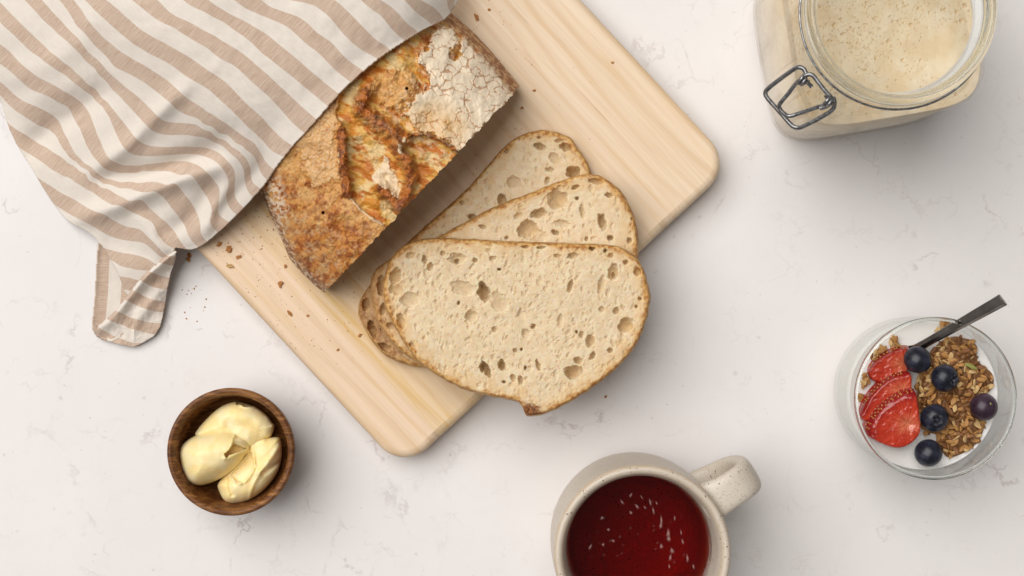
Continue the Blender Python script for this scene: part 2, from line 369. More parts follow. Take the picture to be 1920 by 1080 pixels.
cuts = [-bw/2-.01]+[(-bw/2+q*sc_) for q in (96, 232, 372, 520, 668)]+[bw/2+.01]
tints = [(.80, .62, .445), (.785, .605, .38), (.77, .585, .40), (.79, .625, .45), (.785, .62, .435), (.80, .645, .475)]
for i in range(6):
    bm = board_bm()
    for xx, sgn in ((cuts[i], -1), (cuts[i+1], 1)):
        g = bm.verts[:]+bm.edges[:]+bm.faces[:]
        r = bmesh.ops.bisect_plane(bm, geom=g, plane_co=(xx, 0, 0), plane_no=(sgn, 0, 0), clear_outer=True)
        ed = [e for e in r['geom_cut'] if isinstance(e, bmesh.types.BMEdge)]
        if ed: bmesh.ops.contextual_create(bm, geom=ed)
    me = bm_mesh('stave', bm, False); me.materials.append(MT['board'])
    for p in me.polygons: p.use_smooth = abs(p.normal.z) < .999 and not (abs(p.normal.x) > .999 and len(p.vertices) > 6)
    o = bpy.data.objects.new('stave', me); COL.objects.link(o); o.parent = board; o.color = (*tints[i], (.25, .8, .5, .15, .1, .2)[i])
def board_uv(px, py): return px*udir[0]+py*udir[1], px*vdir[0]+py*vdir[1]
def board_z(px, py):
    u, v = board_uv(px, py); d = np.minimum(np.minimum(u-U0, U1-u), np.minimum(v-V0, V1-v)); return BT*sstep(-14, 6, d)

# ------------------------------------------------------------------ loaf
O0 = np.array([608., 549.]); EA = np.array([.689, -.725]); EB = np.array([-.725, -.689])
def loaf_lr(b):
    l = np.interp(b, [0, 20, 55, 86, 119, 147, 177, 207, 300, 420, 500, 560], [0, -2, -2, 1, 15, 26, 37, 52, 75, 95, 150, 250])
    r = np.interp(b, [0, 34, 85, 134, 169, 250, 350, 450, 520, 560], [533, 538, 544, 547, 545, 540, 530, 500, 430, 350]); return l, r
def loaf_base_z(a, b):
    l, r = loaf_lr(b); t = np.clip((a-l)/(r-l), 0, 1)
    q = np.clip(1-np.abs(2*t-1)**2.7, 0, 1)**.5
    ztop = .056*np.clip(1-np.clip((b-380)/190, 0, 1)**2.2, 0, 1)**.5
    return .027+ztop*q, t
nA, bs = 560, np.concatenate([np.linspace(0, 232, 232), np.linspace(240, 560, 36)])
tt = .5-.5*np.cos(np.linspace(0, 1, nA)*np.pi); tt = .65*tt+.35*np.linspace(0, 1, nA)
Bg, Tg = np.meshgrid(bs, tt, indexing='ij'); Lg, Rg = loaf_lr(Bg); Ag = Lg+(Rg-Lg)*Tg
wob = fbm(Ag, Bg, 40, 4)*3.0*np.clip(Bg/12, 0, 1)
edge_n = (fbm(Ag, Ag*0+3.3, 34, 3)*3+fbm(Ag, Ag*0+3.3, 9, 3)*2.8)*np.exp(-Bg/9)
X = O0[0]+EA[0]*Ag+EB[0]*(Bg+edge_n); Y = O0[1]+EA[1]*Ag+EB[1]*(Bg+edge_n)
Z, _ = loaf_base_z(Ag, Bg)
def pmask(poly, soft=2.0, nz=4.0, nscale=9):
    sd, _, _ = poly_sd(X+fbm(X, Y, nscale, 3)*nz, Y+fbm(X+50, Y+80, nscale, 3)*nz, poly); return sstep(-soft, soft, sd)
def lmask(pts, w, soft=None, nz=5.0, nscale=10):
    d, _, _ = seg_dist(X+fbm(X, Y, nscale, 3)*nz, Y+fbm(X+50, Y+80, nscale, 3)*nz, pts); return 1-sstep(w*(.35 if soft is None else 1-soft), w, d)
F1s = None
F1 = pmask([(812,62),(832,46),(852,60),(858,78),(848,88),(841,98),(846,113),(862,112),(866,92),(865,72),(873,68),(885,85),(893,98),(912,102),(925,118),(945,148),(962,164),(966,178),(940,206),(905,241),(882,264),(866,284),(840,266),(812,250),(790,246),(772,238),(765,222),(757,210),(767,196),(782,176),(797,166),(809,168),(808,150),(800,132),(786,118),(782,108),(797,96),(808,82),(806,68)], 2.2, 11, 14)
F1b = pmask([(689,161),(703,148),(725,138),(755,135),(775,142),(784,162),(767,190),(756,203),(739,208),(717,197),(700,180)], 9, 12, 14)
F2 = np.maximum(pmask([(721,290),(729,297),(731,314),(742,326),(750,355),(746,374),(731,358),(703,344),(697,333),(706,319),(717,306)], 1.0, 4), np.maximum(pmask([(745,270),(753,272),(755,290),(747,286)], 1, 3), pmask([(756,256),(763,258),(761,268),(755,266)], 1, 3)))
F3 = pmask([(556,270),(590,222),(612,190),(632,186),(630,230),(626,262),(634,290),(632,318),(640,340),(625,334),(602,346),(588,352),(580,330),(570,312)], 2, 9)
F5 = lmask([(655,371),(672,388),(691,407),(718,420)], 3.2, .6, 4)*.7
# left limit of the scored opening
lb = np.array([(640,150),(634,192),(631,214),(643,242),(650,283),(653,330),(656,367),(675,389),(703,411),(728,428)])
ylb = np.interp(Y, lb[:, 1], lb[:, 0]); right_of = sstep(-2, 2.5, X+fbm(X, Y, 12, 3)*5-ylb)*(Y < 424)
S = right_of*(1-F1)*(1-F1b)
flour = np.maximum(np.maximum(F1, F2), F5)
D1 = lmask([(694,158),(678,185),(676,206),(702,226),(735,246),(757,262)], 22, .8, 7, 16); D2 = lmask([(742,272),(762,300),(771,330),(764,362),(748,388),(733,372),(712,354)], 19, .85, 7, 16)
D3 = lmask([(640,246),(641,290),(646,332),(651,362)], 11, .5, 7); D4 = lmask([(764,253),(800,251),(830,264),(857,284)], 4.5, .6, 4)
D5 = np.maximum(lmask([(802,72),(792,84),(788,96)], 11, .5, 7), lmask([(856,84),(851,98),(847,108)], 9, .4, 5)); D6 = lmask([(790,114),(804,140),(817,168)], 5.5, .6, 4)
D7 = np.maximum(lmask([(784,160),(772,186),(764,194)], 5.5, .6, 4), lmask([(862,252),(872,270)], 5, .5, 4))
dark = np.maximum.reduce([D1*.95, D2, D3*.95, D4, D5*.7, D6*.9, D7*.7])
# crackle in the floury skin: cells stretched along the loaf
cgx, cgy = np.meshgrid(np.arange(-20, 580, 15.), np.arange(-20, 275, 19.)); cpts = np.stack([(cgx+np.where(np.arange(len(cgx)) % 2, 7.5, 0)[:, None]).ravel(), cgy.ravel()], 1)+rng.uniform(-6.5, 6.5, (cgx.size, 2))
ca_, cb_ = (Ag+fbm(X, Y, 22, 3)*8+fbm(X, Y, 5, 2)*1.2).ravel(), (Bg+fbm(X+9, Y+4, 22, 3)*8+fbm(X+3, Y, 5, 2)*1.2).ravel()
crack = np.ones(ca_.shape)
vis = np.where(cb_ < 262)[0]
for ch in np.array_split(vis, 90):
    d = np.hypot(ca_[ch, None]-cpts[None, :, 0], (cb_[ch, None]-cpts[None, :, 1])*.72); q = np.partition(d, 1, axis=1)[:, :2]; crack[ch] = q[:, 1]-q[:, 0]
crack = crack.reshape(X.shape)
cgate = sstep(-.12, .22, fbm(X, Y, 34, 3, ox=4.)+.12*sstep(330, 430, Ag))
cr = (1-sstep(.6, 2.1+1.2*fbm(X, Y, 30, 2), crack))*cgate
skin = np.clip(F1+.6*F3+.5*F1b, 0, 1)
# relief
Zr = fbm(X, Y, 70, 3)*.0030+fbm(X, Y, 24, 3)*.0009+fbm(X, Y, 6, 2)*.00016
Zr += .0008*flour+.0007*F1b+.0005*F3-.0005*cr*skin+D1*.0042+D2*.0038+D3*.0042+D4*.0022-.0028*S*(1-dark)
Zr += S*(fbm((X*.93+Y*.36)*.5, Y*.93-X*.36, 20, 4, .5)*.0024)+dark*fbm(X, Y, 6, 3)*.0005+(1-S)*(1-flour)*sstep(-.1, .1, fbm(X, Y, 20, 3, .55, ox=11.))*.0004*(1-dark)
sidem = sstep(.045, .0, np.minimum(Tg, 1-Tg)); Zr *= (1-.5*sidem)
pit = np.minimum(np.hypot(X-763, Y-166), np.hypot(X-606, Y-399)); Zr -= .004*(1-sstep(2.2, 3.6, pit))
Z = np.maximum(Z+Zr*np.clip(np.minimum(Tg, 1-Tg)*30, 0, 1), .0215)
# colour (reflectance of the crust itself)
def C(*c): return np.array(c)
def lerp(a, b, m): return a*(1-m[..., None])+b*m[..., None]
n1 = sstep(-.35, .35, fbm(X, Y, 22, 5, .6)); n2 = sstep(-.22, .22, fbm(X, Y, 8, 4, .65, ox=7.)); n3 = sstep(-.3, .3, fbm(X, Y, 4, 3, .6, ox=3.))
brownc = lerp(C(.27, .080, .012)*np.ones(X.shape+(3,)), C(.52, .215, .048), sstep(-.25, .25, fbm(X, Y, 15, 5, .6, ox=7.)))
tan = lerp(C(.58, .30, .085)*np.ones(X.shape+(3,)), C(.68, .42, .17), n1*.6+n3*.4)
n4 = .95*sstep(-.20, .34, .75*fbm(X, Y, 34, 3, .5, ox=11.)+.55*fbm(X, Y, 11, 5, .72, ox=19.)+.30*sstep(120, 185, Ag+.2*Bg)-.10)
col = lerp(brownc, tan, np.clip(n4*.92, 0, 1)); spk = sstep(.12, .34, fbm(X, Y, 7, 4, .7, ox=41.)); col = lerp(col, C(.16, .045, .008)*np.ones(3), .45*spk*(1-sstep(150, 230, Ag)))
lowpatch = sstep(150, 40, Ag)*sstep(.35, .75, n1); col = lerp(col, C(.64, .52, .36)*np.ones(3), .45*lowpatch*n2)
yel = lerp(C(.56, .25, .035)*np.ones(X.shape+(3,)), C(.66, .43, .13), sstep(-.3, .3, fbm((X*.93+Y*.36)*.42, Y*.93-X*.36, 17, 5, .58, ox=2.)))
yel = lerp(yel, C(.68, .54, .29)*np.ones(3), .9*sstep(.0, .30, fbm(X, Y, 36, 3, .45, ox=21.)))
yel = lerp(yel, C(.46, .15, .018)*np.ones(3), .95*sstep(.02, .26, fbm((X*.93+Y*.36)*.45, Y*.93-X*.36, 22, 5, .6, ox=31.)))
col = lerp(col, yel, S)
drk = lerp(C(.14, .032, .005)*np.ones(X.shape+(3,)), C(.40, .125, .017), sstep(-.3, .3, fbm(X, Y, 14, 4, .55, ox=9.))); col = lerp(col, drk, dark*.93)
col = lerp(col, lerp(tan, C(.70, .54, .36)*np.ones(3), n3), np.clip(F3*.85, 0, 1)*(1-.35*(1-n2)))
col = lerp(col, lerp(tan*1.08, C(.46, .20, .07)*np.ones(3), .65*(1-n2)*n1), F1b*.92)
fl = lerp(C(.76, .625, .44)*np.ones(X.shape+(3,)), C(.82, .725, .575), sstep(250, 470, Ag+fbm(X, Y, 30, 2)*60-Bg*.1)); fl = lerp(fl, C(.63, .42, .20)*np.ones(3), .95*sstep(62, 20, np.hypot((X-815)*.75, Y-238))*(.5+.5*n1))
dust = sstep(.0, .45, fbm(X, Y, 40, 5, .6, ox=51.)+.25*F3+.2*sstep(200, 60, Ag)*sstep(60, 140, Bg))*.35*(1-dark); col = lerp(col, C(.70, .47, .22)*np.ones(3), dust*.7*(1-.6*S)); sdF, _, _ = poly_sd(X, Y, [(800,70),(852,60),(925,118),(964,175),(866,284),(770,238),(757,210),(797,166)]); halo = sstep(-75, 5, sdF)*sstep(.0, .28, fbm((X*.7+Y*.7)*.5, Y*.7-X*.7, 10, 5, .65, ox=61.))*.62*(1-dark*.5); col = lerp(col, C(.74, .61, .42)*np.ones(3), halo); col = lerp(col, fl, flour); col = lerp(col, C(.74, .65, .53)*np.ones(3), .75*sstep(75, 30, np.hypot((X-512)*2.2, (Y-388)*.9))*n2)
col = lerp(col, C(.40, .17, .06)*np.ones(3), np.clip(cr*skin, 0, 1)*.7)
sidec = lerp(C(.24, .095, .03)*np.ones(X.shape+(3,)), C(.52, .33, .18), sstep(-.05, .25, fbm(Ag*4, Bg, 14, 3, .6)))
rs = sstep(512, 527, Ag-(Rg-540)+fbm(X, Y, 10, 3)*9); col = lerp(col, sidec, rs*.95)
ls = sstep(15, 4, Ag-Lg+fbm(X, Y, 10, 3)*9); lsc = lerp(C(.18, .075, .03)*np.ones(X.shape+(3,)), C(.66, .56, .44), sstep(-.02, .22, fbm(Ag*3, Bg, 9, 3, .6))); col = lerp(col, lsc, ls*.9)
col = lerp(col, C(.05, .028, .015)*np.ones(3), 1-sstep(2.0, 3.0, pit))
W3 = P(X, Y, Z); nb = len(bs); V = [W3.reshape(-1, 3)]; Fs = [grid_faces(nb, nA)]
# sides and far end go down to the board
def skirt(idx, cols_, drop=5):
    base = W3.reshape(-1, 3)[idx]; cen = W3.reshape(-1, 3)[:, :2].mean(0); n0 = sum(len(v) for v in V); prev = idx
    for k in range(1, drop+1):
        f = k/drop; v = base.copy(); v[:, 2] = base[:, 2]*(1-f)+(BT+.0004)*f; dirn = cen-v[:, :2]; dirn /= np.linalg.norm(dirn, axis=1)[:, None]
        v[:, :2] += dirn*.006*f*f; bsh = 80*.75*f*np.clip(1-Bg.ravel()[idx]/200, 0, 1)[:, None]*PX*.93; v[:, :2] += bsh*np.array([EB[0], -EB[1]]); V.append(v); new = np.arange(n0, n0+len(idx)); n0 += len(idx)
        Fs.append(np.stack([prev[:-1], prev[1:], new[1:], new[:-1]], 1)); prev = new; cols_.append(np.tile(C(.30, .14, .06), (len(idx), 1)))
cl_ = [col.reshape(-1, 3)]
ring = np.concatenate([np.arange(nb)*nA, (nb-1)*nA+np.arange(1, nA), (np.arange(nb-1)[::-1])*nA+nA-1]); skirt(ring, cl_)
loaf = thing('bread_loaf', PV(700, 250, BT), 'half loaf of crusty floured bread half covered by the striped towel', 'bread loaf')
me = mesh_np('crust', np.vstack(V), Fs, cols={'col': np.clip(np.vstack(cl_)**np.array([.97, 1.04, 1.10])*np.array([.99, .96, .94]), 0, 1)}); link('crust', me, MT['crust'], loaf)
top = W3[0]; rows = 26; back = P(X[0]+EB[0]*80, Y[0]+EB[1]*80, Z[0])-top; back[:, 2] = 0  # undercut exaggerated so the overhanging crust darkens the gap beside the slices
cv = []
for k in range(rows):
    f = k/(rows-1); v = top+back*(f*.75+.02); v[:, 2] = top[:, 2]*(1-f)+(BT+.0004)*f-.0002*(1-f)
    v[:, :2] += (fbm(np.arange(nA)*1.0, np.full(nA, k*9.), 12, 3)*.0008)[:, None]; cv.append(v)
link('cut_face', mesh_np('cut_face', np.vstack(cv), grid_faces(rows, nA, flip=True), cols={'col': np.tile(C(.56, .39, .21), (rows*nA, 1))}), MT['crumb'], loaf)
loafF = Field(180, -160, 1000, 580, 3.0)
_a = (loafF.X-O0[0])*EA[0]+(loafF.Y-O0[1])*EA[1]; _b = (loafF.X-O0[0])*EB[0]+(loafF.Y-O0[1])*EB[1]; _l, _r = loaf_lr(_b)
loafF.v = np.where((_a > _l) & (_a < _r) & (_b > 0) & (_b < 560), loaf_base_z(_a, _b)[0]+.0022, 0)

# ------------------------------------------------------------------ striped towel
ST = {}
def st(k, *p): ST.setdefault(k, []).extend(p)
st(0, (853,0),(852,13)); st(1, (838,0),(844,22))
st(2, (790,0),(820,20),(833,37)); st(3, (758,0),(775,18),(810,47))
st(4, (714,0),(740,18),(764,44),(787,62)); st(5, (676,0),(713,29),(733,53),(760,78))
st(6, (628,0),(647,16),(673,42),(704,73),(731,92)); st(7, (542,0),(584,9),(600,18),(620,35),(640,60),(662,82),(708,111))
st(8, (491,0),(504,11),(533,22),(560,32),(596,62),(622,80),(644,104),(682,133)); st(9, (438,0),(464,18),(500,33),(522,42),(536,49),(567,76),(596,99),(613,116),(636,138),(657,154))
st(10, (391,0),(409,13),(433,27),(456,38),(478,51),(500,64),(522,82),(547,102),(578,129),(602,149),(632,173)); st(11, (343,0),(358,11),(384,23),(418,41),(438,56),(460,71),(489,98),(522,124),(556,151),(580,171),(609,195))
st(12, (296,0),(313,18),(331,31),(360,44),(384,58),(416,76),(442,91),(471,113),(500,138),(533,169),(562,196),(587,218)); st(13, (247,0),(267,16),(293,36),(324,51),(358,73),(389,91),(411,109),(438,123),(469,151),(500,178),(529,209),(556,238))
st(14, (200,0),(222,18),(244,38),(278,64),(320,87),(358,109),(389,131),(422,153),(442,173),(464,196),(491,219),(513,244),(544,270)); st(15, (159,0),(178,20),(200,40),(222,60),(249,82),(278,100),(320,122),(344,140),(371,156),(389,167),(416,191),(438,211),(464,238),(484,256),(502,276),(527,292))
st(16, (139,0),(153,18),(167,40),(184,60),(211,84),(236,102),(267,120),(318,154),(344,178),(373,197),(400,215),(424,231),(451,251),(476,267),(487,284),(496,300),(513,317)); st(17, (111,0),(129,24),(144,49),(167,73),(191,98),(213,124),(240,138),(267,153),(298,176),(322,196),(336,209),(356,218),(382,233),(409,249),(440,267),(462,282),(478,296),(484,311),(491,327),(500,337))
st(18, (79,0),(100,24),(122,47),(144,69),(164,96),(189,118),(211,142),(236,164),(267,189),(293,215),(309,227),(329,230),(351,231),(373,236),(396,248),(424,264),(447,282),(462,298),(469,316),(472,338),(487,353)); st(19, (46,0),(67,22),(96,51),(124,76),(151,102),(176,127),(200,153),(224,180),(244,202),(262,222),(276,237),(291,248),(313,253),(340,253),(364,256),(391,261),(416,273),(433,289),(449,304),(458,324),(460,344),(469,364))
st(20, (0,4),(22,27),(44,49),(67,71),(93,96),(120,118),(142,136),(164,158),(189,182),(209,202),(222,218),(240,240),(256,260),(269,269),(296,275),(329,275),(364,276),(396,280),(416,291),(433,309),(441,327),(440,344),(440,364),(449,382)); st(21, (0,42),(27,67),(49,89),(76,109),(100,127),(124,142),(151,164),(173,180),(191,199),(204,218),(213,240),(222,260),(233,278),(242,286),(262,292),(289,293),(320,291),(340,289),(369,290),(391,296),(409,307),(422,324),(429,344),(424,364),(427,382),(438,398))
st(22, (0,82),(18,96),(36,116),(56,133),(76,147),(98,158),(120,171),(142,184),(160,201),(173,227),(182,251),(193,276),(204,296),(216,304),(233,310),(262,310),(293,306),(322,302),(347,302),(369,309),(389,324),(404,342),(413,362),(410,380),(408,396),(416,407),(429,416)); st(23, (0,120),(18,133),(40,153),(60,169),(89,180),(111,193),(127,201),(138,222),(149,240),(158,262),(169,284),(182,302),(196,316),(213,322),(236,324),(267,321),(307,321),(336,329),(353,327),(367,338),(378,356),(391,376),(398,396),(393,413),(396,422))
st(24, (0,153),(22,173),(44,189),(69,200),(94,213),(111,228),(120,249),(131,269),(142,289),(160,307),(182,324),(204,336),(227,342),(256,343),(285,341),(313,347),(327,343),(340,356),(356,376),(369,398),(376,420),(378,440)); st(25, (0,178),(13,193),(40,215),(73,236),(93,244),(107,258),(116,276),(131,296),(151,313),(171,331),(191,344),(213,349),(240,353),(270,361),(289,359),(307,371),(322,391),(338,411),(349,431),(353,442))
st(26, (24,238),(49,253),(73,269),(98,284),(120,298),(142,313),(162,327),(182,344),(200,353),(218,364),(242,377),(263,374),(280,390),(297,405),(313,418),(329,436)); st(27, (58,291),(76,302),(96,318),(118,331),(142,344),(167,358),(189,373),(209,384),(229,387),(247,398),(267,407),(284,416),(296,439),(308,455),(323,465))
st(28, (96,349),(116,362),(138,373),(160,387),(178,396),(196,402),(213,413),(236,424),(262,430),(279,446),(293,460),(310,478)); st(29, (127,400),(144,409),(162,418),(178,427),(196,438),(221,448),(250,453),(274,458),(288,470),(306,484))
st(30, (195,465),(216,471),(240,475),(269,482),(293,496)); st(31, (207,487),(226,499),(255,506),(284,510)); st(32, (221,517),(240,520),(264,526)); st(33, (233,543),(250,547))
pts = []; vals = []
for k, l in ST.items(): pts += l; vals += [k]*len(l)
kf = tps(pts, vals, 2e-4)
TOWEL = [(-60,0),(-30,100),(0,185),(8,215),(20,250),(40,285),(62,320),(85,360),(108,393),(125,413),(140,423),(160,432),(172,440),(183,452),(195,466),(207,487),(218,505),(228,530),(233,548),(240,556),(262,545),(290,515),(318,490),(327,478),(325,466),(331,464),(345,467),(358,469),(376,463),(396,448),(416,430),(436,410),(456,390),(480,365),(500,340),(515,315),(535,290),(555,265),(575,245),(600,216),(630,181),(660,151),(700,116),(740,88),(770,70),(800,52),(825,42),(838,34),(850,18),(860,0),(868,-30),(872,-110),(-110,-110)]
HZ = [(0,185,.003),(60,320,.003),(130,415,.004),(180,455,.008),(-90,0,.004),(90,260,.012),(60,230,.012),(150,320,.018),(200,390,.020),(260,430,.022),(235,500,.013),(250,540,.008),(205,480,.008),(320,462,.026),(350,445,.029),(358,468,.0235),(300,400,.030),(400,420,.036),(376,462,.0265),(430,414,.036),(470,375,.047),(240,320,.034),(180,230,.034),(100,150,.030),(0,60,.025),(0,120,.016),(300,280,.046),(380,300,.052),(440,330,.054),(250,150,.058),(330,220,.062),(400,230,.072),(470,290,.066),(160,40,.054),(210,0,.070),(300,60,.082),(400,100,.087),(500,150,.089),(600,100,.089),(700,40,.087),(780,10,.078),(835,5,.060),(858,0,.046),(500,50,.088),(600,0,.087),(100,-100,.045),(300,-100,.078),(600,-100,.08),(800,-100,.066),(880,-100,.035),(-100,-100,.01)]
zf = tps([(a, b) for a, b, c in HZ], [c for a, b, c in HZ], .002)
cz = Field(-130, -130, 900, 580, 3.0); X_, Y_ = cz.X, cz.Y
cz.v = zf(X_, Y_)
def fold(pts, w, amp, side=0.0):
    """a ridge (amp > 0) or valley along a line; amp fades at both ends"""
    global X_, Y_
    p = smooth_open(pts, 40, 2); n = len(p); best = np.full(X_.shape, 1e9); tt_ = np.zeros(X_.shape)
    for i, q in enumerate(p):
        d = np.hypot(X_-q[0], Y_-q[1]); m = d < best; best[m] = d[m]; tt_[m] = i/(n-1)
    cz.v += .78*amp*np.exp(-(best/w)**2)*np.clip(np.minimum(tt_, 1-tt_)*5+.15, 0, 1)
fold([(40,290),(95,243),(150,205),(192,180),(225,150)], 26, -.0085)
fold([(-10,150),(60,140),(120,110),(160,60),(180,0)], 30, .006)
fold([(20,215),(70,180),(120,160),(175,140)], 18, .0035)
fold([(140,345),(205,300),(250,262),(277,235),(315,195),(360,150)], 17, .0085)
fold([(160,325),(240,330),(300,322),(355,300),(410,272),(440,240)], 20, -.0095)
fold([(120,418),(184,399),(222,386),(284,358),(324,342),(353,329),(400,318),(435,310)], 16, .0105)
fold([(310,440),(345,420),(368,398),(395,350),(400,335)], 17, -.0065)
fold([(375,445),(392,420),(400,392),(418,370),(425,340)], 10, .0055)
fold([(505,285),(478,325),(448,357),(412,392),(396,425)], 11, -.0050)
fold([(256,395),(272,425),(290,448),(322,478)], 11, .006)
fold([(190,440),(240,462),(290,490)], 18, -.003)
fold([(300,430),(306,450),(325,466)], 7, -.005)
fold([(315,195),(277,235),(250,262),(215,297)], 4, .0022); fold([(353,328),(324,341),(284,357),(222,385),(186,398)], 4, .0024); fold([(470,330),(455,300),(420,268),(370,245)], 5, .0012); fold([(60,60),(120,120),(170,170)], 6, -.0012); fold([(330,350),(350,390),(352,430)], 5, -.0012); fold([(180,330),(140,300),(110,250)], 6, .0010); fold([(140,40),(175,85),(225,130)], 7, -.0016)
fold([(507,30),(440,92),(360,160),(300,213)], 5, .0012); fold([(545,0),(600,22),(640,45)], 22, .0022); fold([(430,10),(520,60),(600,130)], 26, -.0014)
cz.blur(1)
lz = loafF(X_, Y_)*((X_ > 185) & (Y_ > -150)); lim = np.maximum(lz+.0012, board_z(X_, Y_)+.0012)
cz.v = np.maximum(cz.v, lim); cz.blur(2); cz.v = np.maximum(cz.v, lim*.999)+fbm(X_, Y_, 60, 3)*.0009
cz.v = np.maximum(cz.v, .0016)
def masked_grid(poly, step):
    p = np.array(poly, float); p = smooth_closed(p, 900, 1)
    x0, y0 = p.min(0)-2*step; x1, y1 = p.max(0)+2*step
    gx, gy = np.meshgrid(np.arange(x0, x1, step), np.arange(y0, y1, step)); sd, cx, cy = poly_sd(gx, gy, p[::3])
    keep = sd > -.62*step; sn = keep & (sd < .45*step); gx = np.where(sn, cx, gx); gy = np.where(sn, cy, gy)
    f = grid_faces(*gx.shape); f = f[keep.ravel()[f].all(1)]; used = np.zeros(gx.size, bool); used[f] = True
    mp = np.cumsum(used)-1; return gx.ravel()[used], gy.ravel()[used], mp[f][:, ::-1], sd.ravel()[used]
towel_parts = []; at_k = []; at_t = []
gx, gy, f, sd = masked_grid(TOWEL, 2.0)
kF = Field(-130, -130, 900, 580, 5.0); kF.v = kf(kF.X, kF.Y)
zz = cz(gx, gy)+.0006*np.exp(-np.clip(sd, 0, None)/3.5)
towel_parts.append((P(gx, gy, zz), [f])); at_k.append(kF(gx, gy)); at_t.append((gx*.72+gy*.69)*.0105)
# hem strip lying on the table under the folded corner
STRIP = [(186,446),(182,496),(179,556),(174,604),(174,618),(184,633),(216,643),(250,600),(262,550),(245,505),(215,462)]
gx, gy, f, sd = masked_grid(STRIP, 1.8); le = np.interp(gy, [446, 496, 556, 604, 620, 640], [185, 181, 178.5, 173.5, 174, 178])
towel_parts.append((P(gx, gy, .0028+.0016*np.exp(-np.clip(sd, 0, None)/6)+.0006*fbm(gx, gy, 30, 2)), [f])); at_k.append(49-(gx-le)/24.); at_t.append(gy*.0105)
# the corner folded back over it
FLAP = [(329,466),(310,480),(291,497),(272,513),(254,533),(240,553),(227,570),(211,587),(196,601),(184,611),(175,610),(174,619),(185,634),(216,644),(245,651),(260,647),(280,636),(293,627),(303,605),(310,568),(314,540),(317,520),(326,498),(330,482)]
FS = {0: [(310,479),(331,481)], 1: [(304,494),(328,499)], 2: [(283,510),(300,516),(319,521)], 3: [(266,527),(285,538),(313,543)], 4: [(253,546),(277,558),(308,565)], 5: [(236,563),(264,576),(297,585)], 6: [(215,581),(245,595),(274,603),(302,606)], 7: [(200,598),(228,609),(255,619),(294,628)], 8: [(185,613),(200,622),(216,631),(248,643),(268,643)], 9: [(174,618),(185,634),(216,646),(245,653)]}
p_ = []; v_ = []
for k, l in FS.items(): p_ += l; v_ += [k]*len(l)
kq = tps(p_, v_, 1e-3)
ridge = np.array([(329,468),(310,481),(291,498),(272,514),(254,534),(240,554),(227,571),(211,588),(196,602),(184,611)])
gx, gy, f, sd = masked_grid(FLAP, 1.6); dr, _, _ = seg_dist(gx, gy, smooth_open(ridge, 60)); tr = np.clip((gy-468)/160, 0, 1)
zfl = .0042+.0180*(1-tr)**1.3*np.exp(-np.clip(sd, 0, 9)*0)*np.clip(1.05-dr/95, .15, 1)+.0058*np.exp(-(np.clip(dr-4, -4, None)/12)**2)*(1-.6*tr)+.003*np.exp(-((dr-44)/14)**2)*(gx > 250)+fbm(gx, gy, 26, 3)*.0012
zfl -= .0040*np.exp(-np.clip(dr, 0, None)/2.6)*(1-.5*tr)
towel_parts.append((P(gx, gy, np.maximum(zfl, .0036)), [f])); at_k.append(kq(gx, gy)+40); at_t.append((gx*.95+gy*.3)*.0105)
V, F = join_np(towel_parts)
me = mesh_np('tea_towel', V, F, attrs={'stripe': np.concatenate(at_k), 'along': np.concatenate(at_t)})
towel = tag(link('tea_towel', me, MT['cloth']), 'beige and cream striped linen towel draped over the loaf', 'tea towel')
sm = towel.modifiers.new('thickness', 'SOLIDIFY'); sm.thickness = .0011; sm.offset = -1

# ------------------------------------------------------------------ slices
def blob(outline, n, nr, zfun, zlow, inset, cen=None, rows=6, bulge=0.0, power=.75):
    """closed lump seen from above: polar grid over its outline plus a side wall; returns top (V,F,x,y,d) and side (V,F)"""
    ol = smooth_closed(outline, n, 2); cen = ol.mean(0) if cen is None else np.array(cen, float)
    r = (np.linspace(1, 0, nr)**power)[:, None]
    x = cen[0]+(ol[:, 0]-cen[0])[None]*r; y = cen[1]+(ol[:, 1]-cen[1])[None]*r
    d, _, _ = seg_dist(x, y, ol[::max(1, n//260)], True); d[0] = 0
    z = zfun(x, y, d); V = P(x, y, z); top = (V.reshape(-1, 3), [grid_faces(nr, n, True)])
    e = V[0]; cw_ = P(cen[0], cen[1], z[0].mean())[:2]; sv = []
    for k in range(rows+1):
        f = k/rows; v = e.copy(); v[:, 2] = e[:, 2]*(1-f)+zlow*f; dr_ = v[:, :2]-cw_; L = np.linalg.norm(dr_, axis=1)[:, None]
        v[:, :2] += dr_/L*(bulge*math.sin(math.pi*min(f*1.1, 1))-inset*f*f); sv.append(v)
    side = (np.vstack(sv), [grid_faces(rows+1, n, True), (np.arange(n)[::-1]+rows*n)[None]])
    return top, side, x, y, d, z
